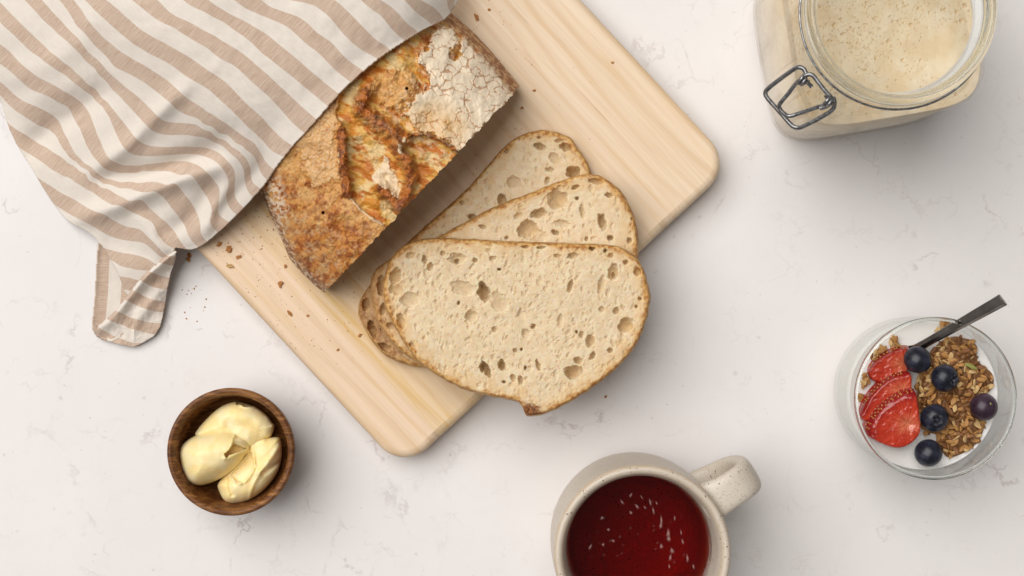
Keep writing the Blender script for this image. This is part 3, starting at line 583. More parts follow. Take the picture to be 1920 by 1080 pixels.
def make_slice(outline, cen, ztop, thick, holes, cells, label, seed, tilt=(0, 0), nub=None, cavity_shade=None):
    r_ = np.random.default_rng(seed); ol = np.array(outline, float)
    x0, y0 = ol.min(0)-6; x1, y1 = ol.max(0)+6; hf = Field(x0, y0, x1, y1, .8); big = np.zeros(hf.v.shape)
    hf.v = fbm(hf.X, hf.Y, 22, 3, ox=seed)*.0004+fbm(hf.X, hf.Y, 6, 3, ox=seed)*.00009+fbm(hf.X, hf.Y, 2.6, 2, ox=seed)*.00011
    def dig(cx, cy, rx, ry, dep, ang, wob=.16):
        w = hf.window(cx, cy, max(rx, ry)*1.5)
        if w is None: return
        dx = hf.X[w]-cx; dy = hf.Y[w]-cy; ca, sa = math.cos(ang), math.sin(ang)
        q = np.hypot((dx*ca+dy*sa)/rx, (-dx*sa+dy*ca)/ry)+fbm(hf.X[w], hf.Y[w], max(4, min(rx, ry)*.9), 3, ox=cx)*wob*1.6
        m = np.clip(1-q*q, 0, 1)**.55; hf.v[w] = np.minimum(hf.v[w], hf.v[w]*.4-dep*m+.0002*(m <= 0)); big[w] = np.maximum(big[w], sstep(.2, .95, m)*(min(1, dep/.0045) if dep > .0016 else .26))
        rim_ = np.exp(-((q-1.08)/.10)**2); hf.v[w] += .00014*rim_
    span = ol.max(0)-ol.min(0)
    for i in range(cells):
        cx = r_.uniform(x0, x1); cy = r_.uniform(y0, y1); s = r_.gamma(1.7, .85)+1.0; s = min(s, 5.2)
        dig(cx, cy, s*r_.uniform(.6, 1), s*r_.uniform(.9, 1.9), .00015*s*r_.uniform(.4, 1.8), r_.normal(.12, .4)+tilt[1], .3)
    for h in holes: dig(h[0], h[1], h[2], h[3], h[4]*.001, h[5] if len(h) > 5 else r_.uniform(-.3, .3), .20)
    def zf_(x, y, d):
        e = np.clip(d/4.0, 0, 1); return ztop+tilt[0]*(x-cen[0])/250-.0016*(1-e)**2+np.maximum(hf(x, y), -thick+.0012)*sstep(0, 5, d)+fbm(x, y, 120, 2, ox=seed)*.0012
    wig = smooth_closed(outline, 420, 2); nn = fbm(np.arange(420.), np.zeros(420), 7, 3, ox=seed)*1.9; cc = np.array(cen); dd = wig-cc
    wig = wig+dd/np.linalg.norm(dd, axis=1)[:, None]*nn[:, None]
    top, side, x, y, d, z = blob(wig, 760, 190, zf_, ztop-thick, .0012, cen, 7, .0012, .62)
    cw_ = 9+fbm(x, y, 24, 3, ox=seed)*13+3.0*sstep(0, 200, np.abs(x-cen[0])); cm = 1-sstep(np.maximum(cw_, 3)*.3, np.maximum(cw_, 3), d+fbm(x, y, 3.5, 2)*2.4)
    n_ = sstep(-.3, .3, fbm(x, y, 16, 4, .6, ox=seed)); nf = sstep(-.3, .3, fbm(x, y, 4, 3, .6, ox=seed+2.))
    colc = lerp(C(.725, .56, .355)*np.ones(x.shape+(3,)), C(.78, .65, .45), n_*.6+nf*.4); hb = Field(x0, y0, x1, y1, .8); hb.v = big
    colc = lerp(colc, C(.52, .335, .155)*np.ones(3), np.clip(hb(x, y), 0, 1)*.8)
    colc = lerp(colc, C(.70, .47, .22)*np.ones(3), (1-sstep(cw_*.9, cw_*3.2, d))*.55)
    crc = lerp(C(.42, .185, .045)*np.ones(x.shape+(3,)), C(.66, .40, .15), sstep(-.3, .3, fbm(x, y, 9, 4, .6, ox=seed+4.))); colc = lerp(colc, crc, cm)
    if cavity_shade is not None: colc = lerp(colc, lerp(C(.29, .125, .038)*np.ones(x.shape+(3,)), C(.54, .33, .145), n_*.6+nf*.4), cavity_shade[2]*sstep(cavity_shade[1]+14, cavity_shade[1]-14, np.hypot(x-cavity_shade[0][0], (y-cavity_shade[0][1])*.7)+fbm(x, y, 18, 3)*16))  # cavity brown plus shade, painted into the crumb colour at the left end
    if nub is not None: colc = lerp(colc, lerp(C(.10, .032, .010)*np.ones(x.shape+(3,)), C(.33, .13, .035), nf), sstep(24, 12, np.hypot((x-nub[0])*.8, y-nub[1])+fbm(x, y, 8, 3)*10))
    t = thing('bread_slice', PV(cen[0], cen[1], ztop-thick), label, 'bread slice', 'fan of bread slices on the board')
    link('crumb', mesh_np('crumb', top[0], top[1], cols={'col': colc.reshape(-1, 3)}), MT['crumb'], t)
    ns = len(side[0]); sx = side[0]*1500; sc = lerp(C(.40, .175, .045)*np.ones((ns, 3)), C(.62, .365, .135), sstep(-.3, .3, fbm(sx[:, 0]+sx[:, 2], sx[:, 1], 5, 3)))
    link('crust', mesh_np('crust', side[0], side[1], cols={'col': sc}), MT['crust'], t)
TH = .0108
OA = [(771,449),(818,409),(871,362),(908,320),(934,288),(961,262),(998,246),(1029,245),(1058,254),(1072,262),(1078,274),(1087,285),(1103,309),(1109,335),(1100,400),(1060,500),(990,590),(910,660),(840,690),(787,688),(750,678),(718,663),(697,636),(676,599),(671,573),(688,542),(725,500)]
OB = [(820,447),(871,420),(924,391),(977,370),(1029,349),(1072,333),(1098,327),(1124,330),(1151,346),(1172,372),(1185,399),(1193,430),(1197,478),(1185,520),(1130,590),(1050,650),(950,695),(860,705),(792,688),(744,650),(720,622),(705,594),(698,547),(697,520),(708,502),(740,482),(785,462)]
OC = [(773,452),(818,447),(882,450),(955,455),(1029,457),(1108,459),(1145,460),(1177,470),(1196,488),(1209,515),(1217,547),(1218,568),(1211,599),(1198,636),(1180,663),(1146,699),(1108,726),(1072,750),(1040,766),(1008,779),(986,779),(982,767),(976,753),(945,745),(903,738),(871,729),(839,713),(808,694),(781,673),(755,636),(734,599),(721,568),(719,536),(726,504),(739,476)]
HA = [(1012,275,12,7,5,.3),(1060,276,11,8,6,.4),(1075,324,14,12,9),(1040,297,13,9,2.5,.8),(1031,318,9,5,3),(1026,339,5,8,3),(963,341,13,13,2.5),(942,377,9,14,6),(885,407,8,6,5),(866,380,4,4,3),(950,283,4,5,3),(698,618,8,18,6,-.3),(722,652,16,8,5,.5),(686,570,9,12,4),(705,540,8,14,3),(1011,258,5,3,3),(900,330,6,4,3),(1048,264,8,4,3)]
HB = [(1045,374,22,18,4.5,.1),(1010,400,17,9,5,-.3),(990,430,22,17,4.5,-.4),(1010,442,18,12,2),(1129,416,8,17,6,-.2),(1142,366,8,5,4,.2),(1117,340,14,6,4,.2),(1041,436,8,5,4,.4),(1144,446,6,6,5),(1180,451,5,6,4),(1092,397,5,14,2.5),(972,405,9,6,2),(1082,372,4,4,4),(1079,351,8,4,4,-.5),(1055,420,16,8,2),(1185,410,3,3,3),(905,425,8,4,3),(715,535,9,20,5),(718,580,6,12,4),(735,610,10,7,3),(950,446,4,4,3),(1100,448,4,5,3)]
HC = [(908,548,12,19,10,-.2),(868,540,25,14,2.2,.2),(936,566,15,23,1.8,-.5),(857,485,17,11,3,.1),(857,490,5,6,5),(742,517,11,16,5,.3),(742,543,14,11,3.2),(768,562,18,15,2.3),(752,602,8,15,4,-.3),(770,478,9,6,3),(796,487,5,9,4),(807,500,7,8,3.4),(883,592,12,11,3),(936,505,4,3,4),(912,692,7,17,9,-.45),(905,690,6,9,7),(941,685,7,11,7,-.3),(1074,479,11,6,3.6),(1150,510,10,18,4,.15),(1150,516,4,7,5),(1173,492,5,5,4),(1195,510,7,9,4.5),(1174,610,14,16,5,.6),(1155,583,7,7,3.5),(1106,639,9,12,4,.2),(1075,698,18,13,6.5,-.1),(1084,676,9,7,4),(1111,667,5,9,4,.4),(1144,657,6,5,3.5),(986,625,8,10,2),(1009,685,4,12,3.6),(1050,599,5,12,2),(1069,537,5,13,3.6,.2),(1127,534,6,18,2.3,.2),(975,586,4,10,2),(1145,479,6,5,3.5),(1046,480,8,4,2.5),(985,463,7,3,3),(1015,464,9,3,3),(1110,466,6,4,5),(1135,470,4,4,5),(945,716,4,3,4),(962,708,5,8,3),(976,713,5,9,3.4),(830,475,6,5,3),(891,488,5,5,3),(924,484,8,5,2.6),(772,650,6,10,2.2),(751,633,4,8,4,-.6),(1200,560,4,4,4),(1193,575,3,3,4),(1090,627,5,7,3),(1081,622,3,4,4),(1128,580,6,6,2.4),(1000,612,5,5,4),(978,655,3,3,4),(966,657,5,4,3),(985,690,3,5,4),(927,618,5,6,2.6),(860,568,3,4,4)]
make_slice(OA, (890,480), BT+.0004+TH, TH, HA, 1300, 'bottom bread slice of the fan, nearest the cut loaf', 3, cavity_shade=((705, 620), 62, .9))
make_slice(OB, (950,520), BT+.0016+2*TH+.0004, TH, HB, 1300, 'middle bread slice sandwiched between the other two fanned slices', 8, cavity_shade=((712, 560), 50, .55))
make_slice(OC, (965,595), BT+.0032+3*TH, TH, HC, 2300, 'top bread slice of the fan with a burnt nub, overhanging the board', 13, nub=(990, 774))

# ------------------------------------------------------------------ butter bowl
bc = P(432, 848, .042); BX, BY = bc[0], bc[1]
prof = [(0,.0004),(.017,.0004),(.0195,.0010),(.024,.0040),(.0300,.0120),(.0338,.0230),(.0356,.0340),(.0360,.0395),(.0356,.0414),(.0346,.0422),(.0334,.0420),(.0322,.0408),(.0316,.0385),(.0308,.030),(.0290,.021),(.0250,.0150),(.0190,.0125),(.010,.0120),(0,.0120)]
bowl = tag(link('wooden_bowl', lathe('wooden_bowl', smooth_open(np.array(prof), 60, 1), 128), MT['bowl']), 'small round dark wooden bowl holding three scoops of butter', 'bowl'); bowl.location = (BX, BY, 0)
def zoom(l, x0, y0, s): return [(x0+a/s, y0+b/s) for a, b in l]
def butter(outline, cen, z0, hgt, mods, label, zlow, inset, pw=.55):
    ol = [(432+(a-432)*min(1, 96/math.hypot(a-432, b-848)), 848+(b-848)*min(1, 96/math.hypot(a-432, b-848))) for a, b in zoom(outline, 280, 700, 3.6)]; cn = zoom([cen], 280, 700, 3.6)[0]; sdm = poly_sd(np.array([cn[0]]), np.array([cn[1]]), ol)[0][0]
    def zf_(x, y, d):
        t = np.clip(d/sdm, 0, 1); z = z0+hgt*(1-(1-t)**2.2)**pw
        for (kind, pl, w, amp) in mods:
            q = zoom(pl, 280, 700, 3.6)
            if kind == 'l': dd, _, _ = seg_dist(x, y, smooth_open(q, 30, 2) if len(q) > 2 else q); z = z+amp*np.exp(-(dd/w)**2)
            else: sd, _, _ = poly_sd(x+fbm(x, y, 9, 2)*2.5, y+fbm(x+7, y, 9, 2)*2.5, q); z = z+amp*sstep(-w, w, sd)
        return z+fbm(x, y, 26, 2)*.0005*np.clip(d/6, 0, 1)+fbm((x*.8-y*.6)/34+cen[0], (x*.6+y*.8)/3.2, 1.0, 3)*.00006*np.clip(d/5, 0, 1)
    top, side, x, y, d, z = blob(ol, 300, 110, zf_, zlow, inset, cn, 6, .0006, .8); V, F = join_np([top, side])
    c_ = lerp(C(.94, .735, .345)*np.ones((len(V), 3)), C(.95, .785, .45), sstep(-.3, .3, fbm(V[:, 0]*3000, V[:, 1]*3000, 30, 3)))
    o = link('butter_scoop', mesh_np('butter_scoop', V, F, cols={'col': c_}), MT['butter']); return tag(o, label, 'butter', 'scoops of butter in the wooden bowl')
butter([(300,425),(325,375),(400,292),(480,222),(575,162),(640,163),(700,192),(712,222),(765,242),(800,290),(826,342),(842,352),(832,400),(812,440),(740,470),(690,520),(600,500),(480,470),(380,450)], (590,340), .0265, .0110,
       [('p', [(585,170),(640,160),(705,195),(705,222),(660,226),(620,212),(588,208)], 1.2, -.0050), ('l', [(540,340),(640,360),(740,390)], 12, -.0020), ('l', [(620,215),(670,228),(720,222),(770,246)], 4, .0016), ('l', [(800,290),(832,345)], 5, .0014)],
       'rearmost butter scoop with a ragged top edge in the wooden bowl', .0150, .0085)
butter([(690,470),(750,440),(815,433),(870,431),(898,447),(912,520),(893,600),(852,700),(762,800),(692,868),(660,922),(600,930),(555,908),(500,860),(468,790),(456,750),(500,700),(560,640),(640,560)], (690,680), .0265, .0115,
       [('p', [(545,690),(640,590),(690,530),(712,630),(640,745),(590,740)], 2, -.0028), ('l', [(690,480),(705,560),(712,640),(640,745),(590,740),(550,690)], 3, .0016), ('l', [(745,670),(800,600),(880,490)], 6, .0022), ('l', [(770,675),(840,630),(890,590)], 4, -.0024), ('l', [(740,680),(690,770),(670,900)], 4, .0012), ('l', [(540,700),(545,790),(560,820)], 4, -.0020), ('l', [(700,470),(770,450)], 4, .0014)],
       'butter scoop with creased folds at the lower right of the bowl', .0150, .0085)
butter([(180,570),(192,530),(220,482),(270,440),(335,408),(420,385),(510,377),(575,386),(625,405),(668,440),(692,500),(692,535),(655,552),(640,575),(600,632),(540,680),(480,712),(400,746),(330,760),(260,746),(215,700),(190,640)], (400,560), .0265, .0195,
       [('p', [(508,552),(548,505),(562,478),(600,488),(650,505),(640,520),(560,540),(520,568)], 1.6, -.0085), ('p', [(590,392),(640,410),(690,470),(695,530),(640,510),(560,470)], 2.5, -.0030), ('l', [(592,395),(560,460),(548,500),(508,550)], 2.6, .0014), ('l', [(510,575),(570,560),(640,515)], 3.4, .0022), ('l', [(570,455),(630,450),(685,480)], 4, .0018)],
       'large smooth butter scoop with a split curled end, front left in the bowl', .0150, .0100)

# ------------------------------------------------------------------ clip-top jar and starter
JX, JY, JA = .1935, .1385, math.radians(9.6)
def sq_ring(h, n_exp, z, n=144):
    t = np.linspace(0, 2*np.pi, n, endpoint=False); c, s = np.cos(t), np.sin(t); r = h*(np.abs(c)**n_exp+np.abs(s)**n_exp)**(-1/n_exp)
    return np.stack([r*np.cos(t+JA), r*np.sin(t+JA), np.full(n, z)], 1)
def loft(name, rings, loc, cap0=True, cap1=True, **kw):
    n = len(rings[0]); V = np.vstack(rings)+np.array([loc[0], loc[1], 0]); F = [grid_faces(len(rings), n, True)]
    if cap0: F.append(np.arange(n)[::-1][None])
    if cap1: F.append((np.arange(n)+(len(rings)-1)*n)[None])
    return mesh_np(name, V, F, **kw)
jar = thing('glass_jar', (JX, JY, 0), 'open square glass jar with a round mouth and wire clasp', 'jar')
outer = [(.040,4,.0006),(.0465,4.6,.0016),(.0498,5,.006),(.0505,5,.02),(.0505,5,.095),(.0500,4.6,.104),(.0487,3.6,.112),(.0464,2.7,.119),(.0440,2.2,.125),(.0430,2,.129)]
inner = [(.0395,2,.130),(.0405,2.2,.125),(.0428,2.7,.118),(.0468,3.6,.111),(.0486,4.6,.103),(.0493,5,.094),(.0493,5,.02),(.0486,5,.007),(.045,4.4,.0032)]
link('body', loft('body', [sq_ring(*r) for r in outer], (JX, JY), True, False), MT['jar_glass'], jar)
link('inner_wall', loft('inner_wall', [sq_ring(*r) for r in inner], (JX, JY), False, True), MT['jar_glass'], jar)
rimp = [(.0430,.129),(.0442,.1305),(.0470,.1325),(.0478,.136),(.0472,.1385),(.0476,.1415),(.0474,.1455),(.0462,.1480),(.0446,.1490),(.0430,.1478),(.0424,.145),(.0420,.139),(.0405,.134),(.0395,.130)]
link('rim', lathe('rim', smooth_open(np.array(rimp), 44, 1), 144, (JX, JY, 0)), MT['rim_glass'], jar)
NR, NT = 200, 620; JZ = .096                                            # the batter: bubbly top, sides against the glass
rb = sq_ring(.0490, 5, JZ, NT)[:, :2]; rr = (np.linspace(0, 1, NR)**.8)[::-1][:, None]
sx = rb[:, 0][None]*rr; sy = rb[:, 1][None]*rr; bub = Field(-52, -52, 52, 52, .16); bcol = np.zeros(bub.v.shape)
for i in range(6500):
    cx, cy = rng.uniform(-48, 48, 2); dens = .5+.9*perlin(np.array(cx/22), np.array(cy/22))+.004*(cy-cx)
    if rng.uniform() > dens: continue
    r = min(.20+rng.gamma(1.3, .13), 1.1); w = bub.window(cx, cy, r*1.6)
    if w is None: continue
    q = np.hypot(bub.X[w]-cx, bub.Y[w]-cy)/r; bub.v[w] += -.55*r*np.clip(1-q*q, 0, 1)**.5+.12*r*np.exp(-((q-1.12)/.16)**2); bcol[w] = np.maximum(bcol[w], (q < .95)*1.0)
sz = JZ+.001*bub(sx*1000, sy*1000)+fbm(sx*1000, sy*1000, 22, 3)*.0006+.0016*np.clip((rr-.93)/.07, 0, 1)
bc_ = Field(-52, -52, 52, 52, .16); bc_.v = bcol
scol = lerp(C(.71, .565, .355)*np.ones(sx.shape+(3,)), C(.755, .64, .44), sstep(-.35, .35, fbm(sx*1000, sy*1000, 16, 4))); scol = lerp(scol, C(.60, .415, .21)*np.ones(3), .62*bc_(sx*1000, sy*1000))
scol = lerp(scol, C(.80, .74, .64)*np.ones(3),   .16*sstep(.05, .5, fbm(sx*1000, sy*1000, 14, 4, ox=5.)))
Vt = np.stack([sx+JX, sy+JY, sz], -1).reshape(-1, 3)
srings = [(.0490,5,JZ),(.0490,5,.02),(.0483,5,.0075),(.0446,4.4,.0038)]
Vs = np.vstack([sq_ring(*r, n=NT) for r in srings[1:]])+np.array([JX, JY, 0]); n0 = NR*NT
F = [grid_faces(NR, NT, True)]; prev = np.arange(NT)
for k in range(3):
    new = n0+k*NT+np.arange(NT); F.append(np.stack([prev, new, np.roll(new, -1), np.roll(prev, -1)], 1)); prev = new
F.append(prev[::-1][None])
me = mesh_np('sourdough_starter', np.vstack([Vt, Vs]), F, cols={'col': np.vstack([scol.reshape(-1, 3), np.tile(C(.86, .815, .725), (len(Vs), 1))])})
tag(link('sourdough_starter', me, MT['starter']), 'bubbly beige sourdough starter filling the open glass jar', 'sourdough starter')
clasp = []
t = np.linspace(0, 2*np.pi, 140, endpoint=False)
link('neck_wire', mesh_np('neck_wire', *tube_np(np.stack([JX+.0486*np.cos(t), JY+.0486*np.sin(t), np.full(140, .1335)], 1), .00062, 8, True)), MT['wire'], jar)
def wire(name, pts, r, n=60, it=2): link(name, mesh_np(name, *tube_np(smooth_open(np.array([P(*p) for p in pts]), n, it), r, 10)), MT['wire'], jar)
wire('clasp_loop', [(1512,140,.132),(1508,129,.132),(1497,125,.131),(1486,131,.128),(1460,150,.122),(1437,168,.117),(1434,176,.116),(1440,186,.116),(1466,214,.116),(1484,236,.117),(1496,241,.118),(1509,236,.121),(1540,220,.127),(1562,206,.131),(1566,194,.132),(1562,182,.132)], .00120, 110)
wire('clasp_lever', [(1522,163,.134),(1512,152,.135),(1500,150,.132),(1492,156,.129),(1478,176,.125),(1462,194,.121),(1460,202,.120),(1470,214,.120),(1480,219,.120),(1500,212,.123),(1530,202,.129),(1546,197,.133),(1556,190,.135),(1548,178,.136)], .00112, 100)
wire('clasp_hook', [(1499,157,.133),(1502,148,.136),(1514,139,.138),(1524,140,.139),(1534,154,.139),(1548,172,.139),(1560,184,.139),(1560,192,.137),(1550,200,.135),(1538,203,.133)], .00115, 70)
for p in ((1506,152,.136),(1554,193,.137)):
    c0 = P(*p); t = np.linspace(0, 2*np.pi*2.2, 44); ax = np.array([.6, -.7, 0]); bx = np.array([.7, .6, .1]); 
    link('coil', mesh_np('coil', *tube_np(c0+.0020*(np.cos(t)[:, None]*bx+np.sin(t)[:, None]*np.array([0, 0, 1.]))+ax*(t[:, None]/14-.5)*.0045, .0009, 8)), MT['wire'], jar)

# ------------------------------------------------------------------ yogurt glass
gc = P(1753.5, 747, .080); GX, GY = gc[0], gc[1]; YZ = .054
gp = [(0,.0006),(.026,.0006),(.033,.0018),(.0390,.0065),(.0418,.014),(.0430,.026),(.0434,.05),(.0436,.0785),(.0433,.0797),(.0427,.0800),(.0421,.0797),(.0418,.0786),(.0415,.05),(.0411,.026),(.0398,.015),(.0365,.0090),(.030,.0062),(0,.0058)]
tum = thing('glass_tumbler', (GX, GY, 0), 'clear glass tumbler holding yogurt topped with berries and granola', 'glass')
o = link('body', lathe('body', smooth_open(np.array(gp), 90, 1), 160), MT['tumbler_glass']); o.parent = tum
t = np.linspace(0, 2*np.pi, 160, endpoint=False)
o = link('rim', mesh_np('rim', *tube_np(np.stack([.0427*np.cos(t), .0427*np.sin(t), np.full(160, .0803)], 1), .00105, 12, True)), MT['rim_glass']); o.parent = tum
yp = [(0,.0062),(.0298,.0066),(.0361,.0094),(.0393,.0154),(.0406,.0262),(.0410,.045),(.0410,YZ+.0012),(.0402,YZ+.0004),(.036,YZ),(.02,YZ+.0006),(0,YZ+.0008)]
yog = tag(link('yogurt', lathe('yogurt', np.array(yp), 128), MT['yogurt']), 'white yogurt filling the glass tumbler beneath the toppings', 'yogurt'); yog.location = (GX, GY, 0)
Z7 = lambda l: zoom(l, 1540, 530, 2.768)
def straw(outline, cen, skinline, sw, zb, tilt, label, core):
    ol = Z7(outline); cn = Z7([cen])[0]; sk = smooth_open(Z7(skinline), 40, 2)
    def zf_(x, y, d):
        ds, _, _ = seg_dist(x, y, sk); face = zb+tilt*((x-cn[0])*.5-(y-cn[1])*.9)/60
        return face-.0050*np.clip(1-ds/(sw*1.25), 0, 1)**1.6-.0007*np.clip(1-d/3.5, 0, 1)**2+fbm(x, y, 14, 3)*.0004-.0012*np.exp(-(np.hypot(x-Z7([core])[0][0], (y-Z7([core])[0][1])*1.3)/11)**2)
    top, side, x, y, d, z = blob(ol, 200, 70, zf_, YZ-.001, .0012, cn, 5, .0008, .8); V, F = join_np([top, side])
    ds, _, _ = seg_dist(x, y, sk); co_ = Z7([core])[0]; ang = np.arctan2(y-co_[1], x-co_[0])
    streak = sstep(-.15, .4, fbm(np.cos(ang)*9+20, np.sin(ang)*9+30, 1.0, 3)+.3*fbm(x, y, 9, 3))
    cf = lerp(C(.30, .008, .004)*np.ones(x.shape+(3,)), C(.53, .040, .012), sstep(sw*.9, sw*2.2, ds)*.6+.4*streak)
    cf = lerp(cf, C(.78, .30, .15)*np.ones(3), .9*np.exp(-(np.hypot((x-co_[0])*.8, (y-co_[1])*1.1)/17)**2)*(.25+.75*streak))
    cf = lerp(cf, C(.25, .004, .006)*np.ones(3), 1-sstep(sw*.72, sw*1.02, ds))
    cols_ = np.vstack([cf.reshape(-1, 3), np.tile(C(.38, .008, .008), (len(side[0]), 1))])
    t_ = thing('strawberry_slice', PV(cn[0], cn[1], YZ), label, 'strawberry slice', 'strawberry slices on the yogurt')
    link('flesh', mesh_np('flesh', V, F, cols={'col': cols_}), MT['strawberry'], t_)
    bm = bmesh.new(); r_ = random.Random(int(cen[0])); n = 0
    for off in (2.2, 6.2, 10.4):
        if off > sw: continue
        m = 12
        for i in range(m):
            q = sk[min(39, int((i+.5*(n % 2)+r_.uniform(.1, .5))/m*39))]; d0 = np.array(cn)-q; d0 /= np.linalg.norm(d0); p = q+d0*(off+r_.uniform(-.8, .8))
            if poly_sd(np.array([p[0]]), np.array([p[1]]), ol)[0][0] < 1.3: continue
            zq = zf_(np.array([p[0]]), np.array([p[1]]), np.array([5.]))[0]
            bmesh.ops.create_icosphere(bm, subdivisions=1, radius=1, matrix=Matrix.Translation(PV(p[0], p[1], zq+.0001)) @ Matrix.Rotation(math.atan2(-d0[1], d0[0])+r_.uniform(-.3, .3), 4, 'Z') @ Matrix.Diagonal((.00085, .00052, .0004, 1)))
        n += 1
    s = link('seeds', bm_mesh('seeds', bm), MT['seed'], t_); s['kind'] = 'stuff'
straw([(245,440),(262,412),(290,388),(350,350),(420,327),(458,332),(462,400),(446,450),(440,490),(360,500),(290,520),(255,490)], (360,430), [(245,440),(262,412),(290,388),(350,350),(420,327),(458,332)], 6, YZ+.0075, .0012, 'rear strawberry slice touching the uppermost blueberry, lowest of the three', (430,420))
straw([(196,662),(228,592),(288,522),(360,470),(438,454),(470,478),(468,545),(465,600),(380,660),(300,710),(232,722),(206,702)], (345,600), [(196,662),(228,592),(288,522),(360,470),(440,454)], 10, YZ+.0108, .0020, 'middle strawberry slice overlapped by the front one', (420,560))
straw([(218,748),(258,672),(312,616),(380,570),(450,544),(490,554),(504,650),(516,750),(510,790),(462,838),(402,862),(330,842),(250,802),(226,776)], (390,710), [(222,776),(218,748),(258,672),(312,616),(380,570),(450,544),(488,552)], 15, YZ+.0148, .0026, 'front strawberry slice lying on top with a broad seedy red edge', (450,735))

# blueberries
def berry(cx, cy, rz, end, kind, label):
    px, py = Z7([(cx, cy)])[0]; R = 26.3*PX*(H-.065)/H; zc = YZ+rz; c0 = PV(px, py, zc)
    bm = bmesh.new(); bmesh.ops.create_uvsphere(bm, u_segments=40, v_segments=28, radius=1)
    dv = Vector(end).normalized(); rot = dv.to_track_quat('Z', 'Y').to_matrix().to_4x4()
    for v in bm.verts:
        p = v.co; r = math.hypot(p.x, p.y)
        if p.z > 0:
            if kind == 'calyx': p.z -= .38*math.exp(-(r/.24)**2); p.z += .06*math.exp(-((r-.34)/.09)**2)
            elif kind == 'scar': p.z -= .10*math.exp(-(r/.14)**2)
        p.z *= .93
    bmesh.ops.transform(bm, matrix=rot @ Matrix.Scale(R, 4), verts=bm.verts)
    t_ = thing('blueberry', c0, label, 'blueberry', 'blueberries on the granola')
    me = bm_mesh('skin', bm); me.materials.append(MT['berry_red' if kind == 'scar' else 'berry']); o = bpy.data.objects.new('skin', me); COL.objects.link(o); o.parent = t_
    bm = bmesh.new()
    if kind == 'calyx':
        for i in range(5):
            a = i*2*math.pi/5
            m = Matrix.Rotation(a, 4, 'Z') @ Matrix.Translation((.32, 0, .895)) @ Matrix.Rotation(-.55, 4, 'Y') @ Matrix.Diagonal((.15, .17, .045, 1))
            bmesh.ops.create_icosphere(bm, subdivisions=2, radius=1, matrix=m)
        bmesh.ops.create_icosphere(bm, subdivisions=2, radius=1, matrix=Matrix.Translation((0, 0, .60)) @ Matrix.Diagonal((.18, .18, .05, 1)))
    elif kind == 'scar':
        bmesh.ops.create_uvsphere(bm, u_segments=14, v_segments=8, radius=1, matrix=Matrix.Translation((0, 0, .84)) @ Matrix.Diagonal((.11, .11, .06, 1)))
    if kind:
        bmesh.ops.transform(bm, matrix=rot @ Matrix.Scale(R, 4), verts=bm.verts); me = bm_mesh(kind, bm); me.materials.append(MT[kind])
        o = bpy.data.objects.new('calyx' if kind == 'calyx' else 'stem_scar', me); COL.objects.link(o); o.parent = t_
berry(500, 400, .0125, (-.3, -.6, -.5), '', 'uppermost plain blueberry beside the spoon and rear strawberry slice')
berry(640, 495, .0115, (.50, -.12, .80), 'calyx', 'blueberry with its crown facing right in the granola centre')
berry(843, 645, .0105, (.30, .32, .85), 'scar', 'purplish blueberry with a pale green stem scar at far right')
berry(588, 702, .0115, (-.05, -.08, .95), 'calyx', 'blueberry with its dark crown facing up beside the front strawberry slice')
berry(556, 884, .0090, (.4, -.5, -.6), '', 'lowest plain blueberry sitting in the bare white yogurt')

# granola
def oat_mesh(i, mat, L=1.0):
    r_ = random.Random(i*13+5); bm = bmesh.new(); bmesh.ops.create_icosphere(bm, subdivisions=2, radius=1)
    ax, ay, az = r_.uniform(.9, 1.25)*L, r_.uniform(.46, .66), r_.uniform(.15, .22); ph = r_.uniform(0, 6)
    for v in bm.verts:
        p = v.co; n = .12*math.sin(p.x*5+ph)+.10*math.cos(p.y*6+ph*2)
        p.z = p.z*(1+n)-.9*(.0 if abs(p.y) > .22 else (1-abs(p.y)/.22)*.55)*(1 if p.z > 0 else 0)+.25*p.x*p.x*r_.choice((1, 1, -.5))*.5
        p.x *= ax*(1+n*.5); p.y *= ay*(1+n)*(1-.25*p.x*p.x*.5); p.z *= az
    me = bm_mesh('oat_flake', bm); me.materials.append(mat); return me
oats = [[oat_mesh(10*c+i, OAT[c]) for i in range(4)] for c in range(3)]
AREA = Z7([(500,500),(545,400),(575,350),(620,300),(690,275),(725,285),(800,300),(812,340),(800,400),(850,440),(890,470),(898,520),(880,560),(840,590),(830,660),(850,720),(840,780),(800,850),(720,895),(650,915),(615,850),(600,800),(530,790),(512,720),(490,600),(478,540)])
gcen = Z7([(690,590)])[0]; gol = smooth_closed(AREA, 200, 1)
gran = thing('granola', PV(gcen[0], gcen[1], YZ), 'heap of golden brown oat granola covering the right half of the yogurt', 'granola')
def bedz(x, y, d): return YZ+.0004+.0050*sstep(0, 26, d)+fbm(x, y, 7, 3)*.0015*np.clip(d/4, 0, 1)
top, side, x, y, d, z = blob(AREA, 160, 60, bedz, YZ-.0015, .0, gcen, 2); V, F = join_np([top, side]); b_ = link('bed', mesh_np('bed', V, F), MT['bed'], gran); b_['kind'] = 'stuff'
inv = Matrix.Translation(-gran.location)
def flake(par, px, py, z, s, rx, ry, rz, cls):
    o = bpy.data.objects.new('oat_flake', random.choice(oats[cls])); COL.objects.link(o); o.parent = par
    o.matrix_parent_inverse = Matrix.Translation(-par.location)
    o.matrix_basis = Matrix.Translation(PV(px, py, z)) @ Matrix.Rotation(rz, 4, 'Z') @ Matrix.Rotation(rx, 4, 'X') @ Matrix.Rotation(ry, 4, 'Y') @ Matrix.Diagonal((s, s, s, 1))
placed = []; tries = 0
ab0, ab1 = gol.min(0), gol.max(0)
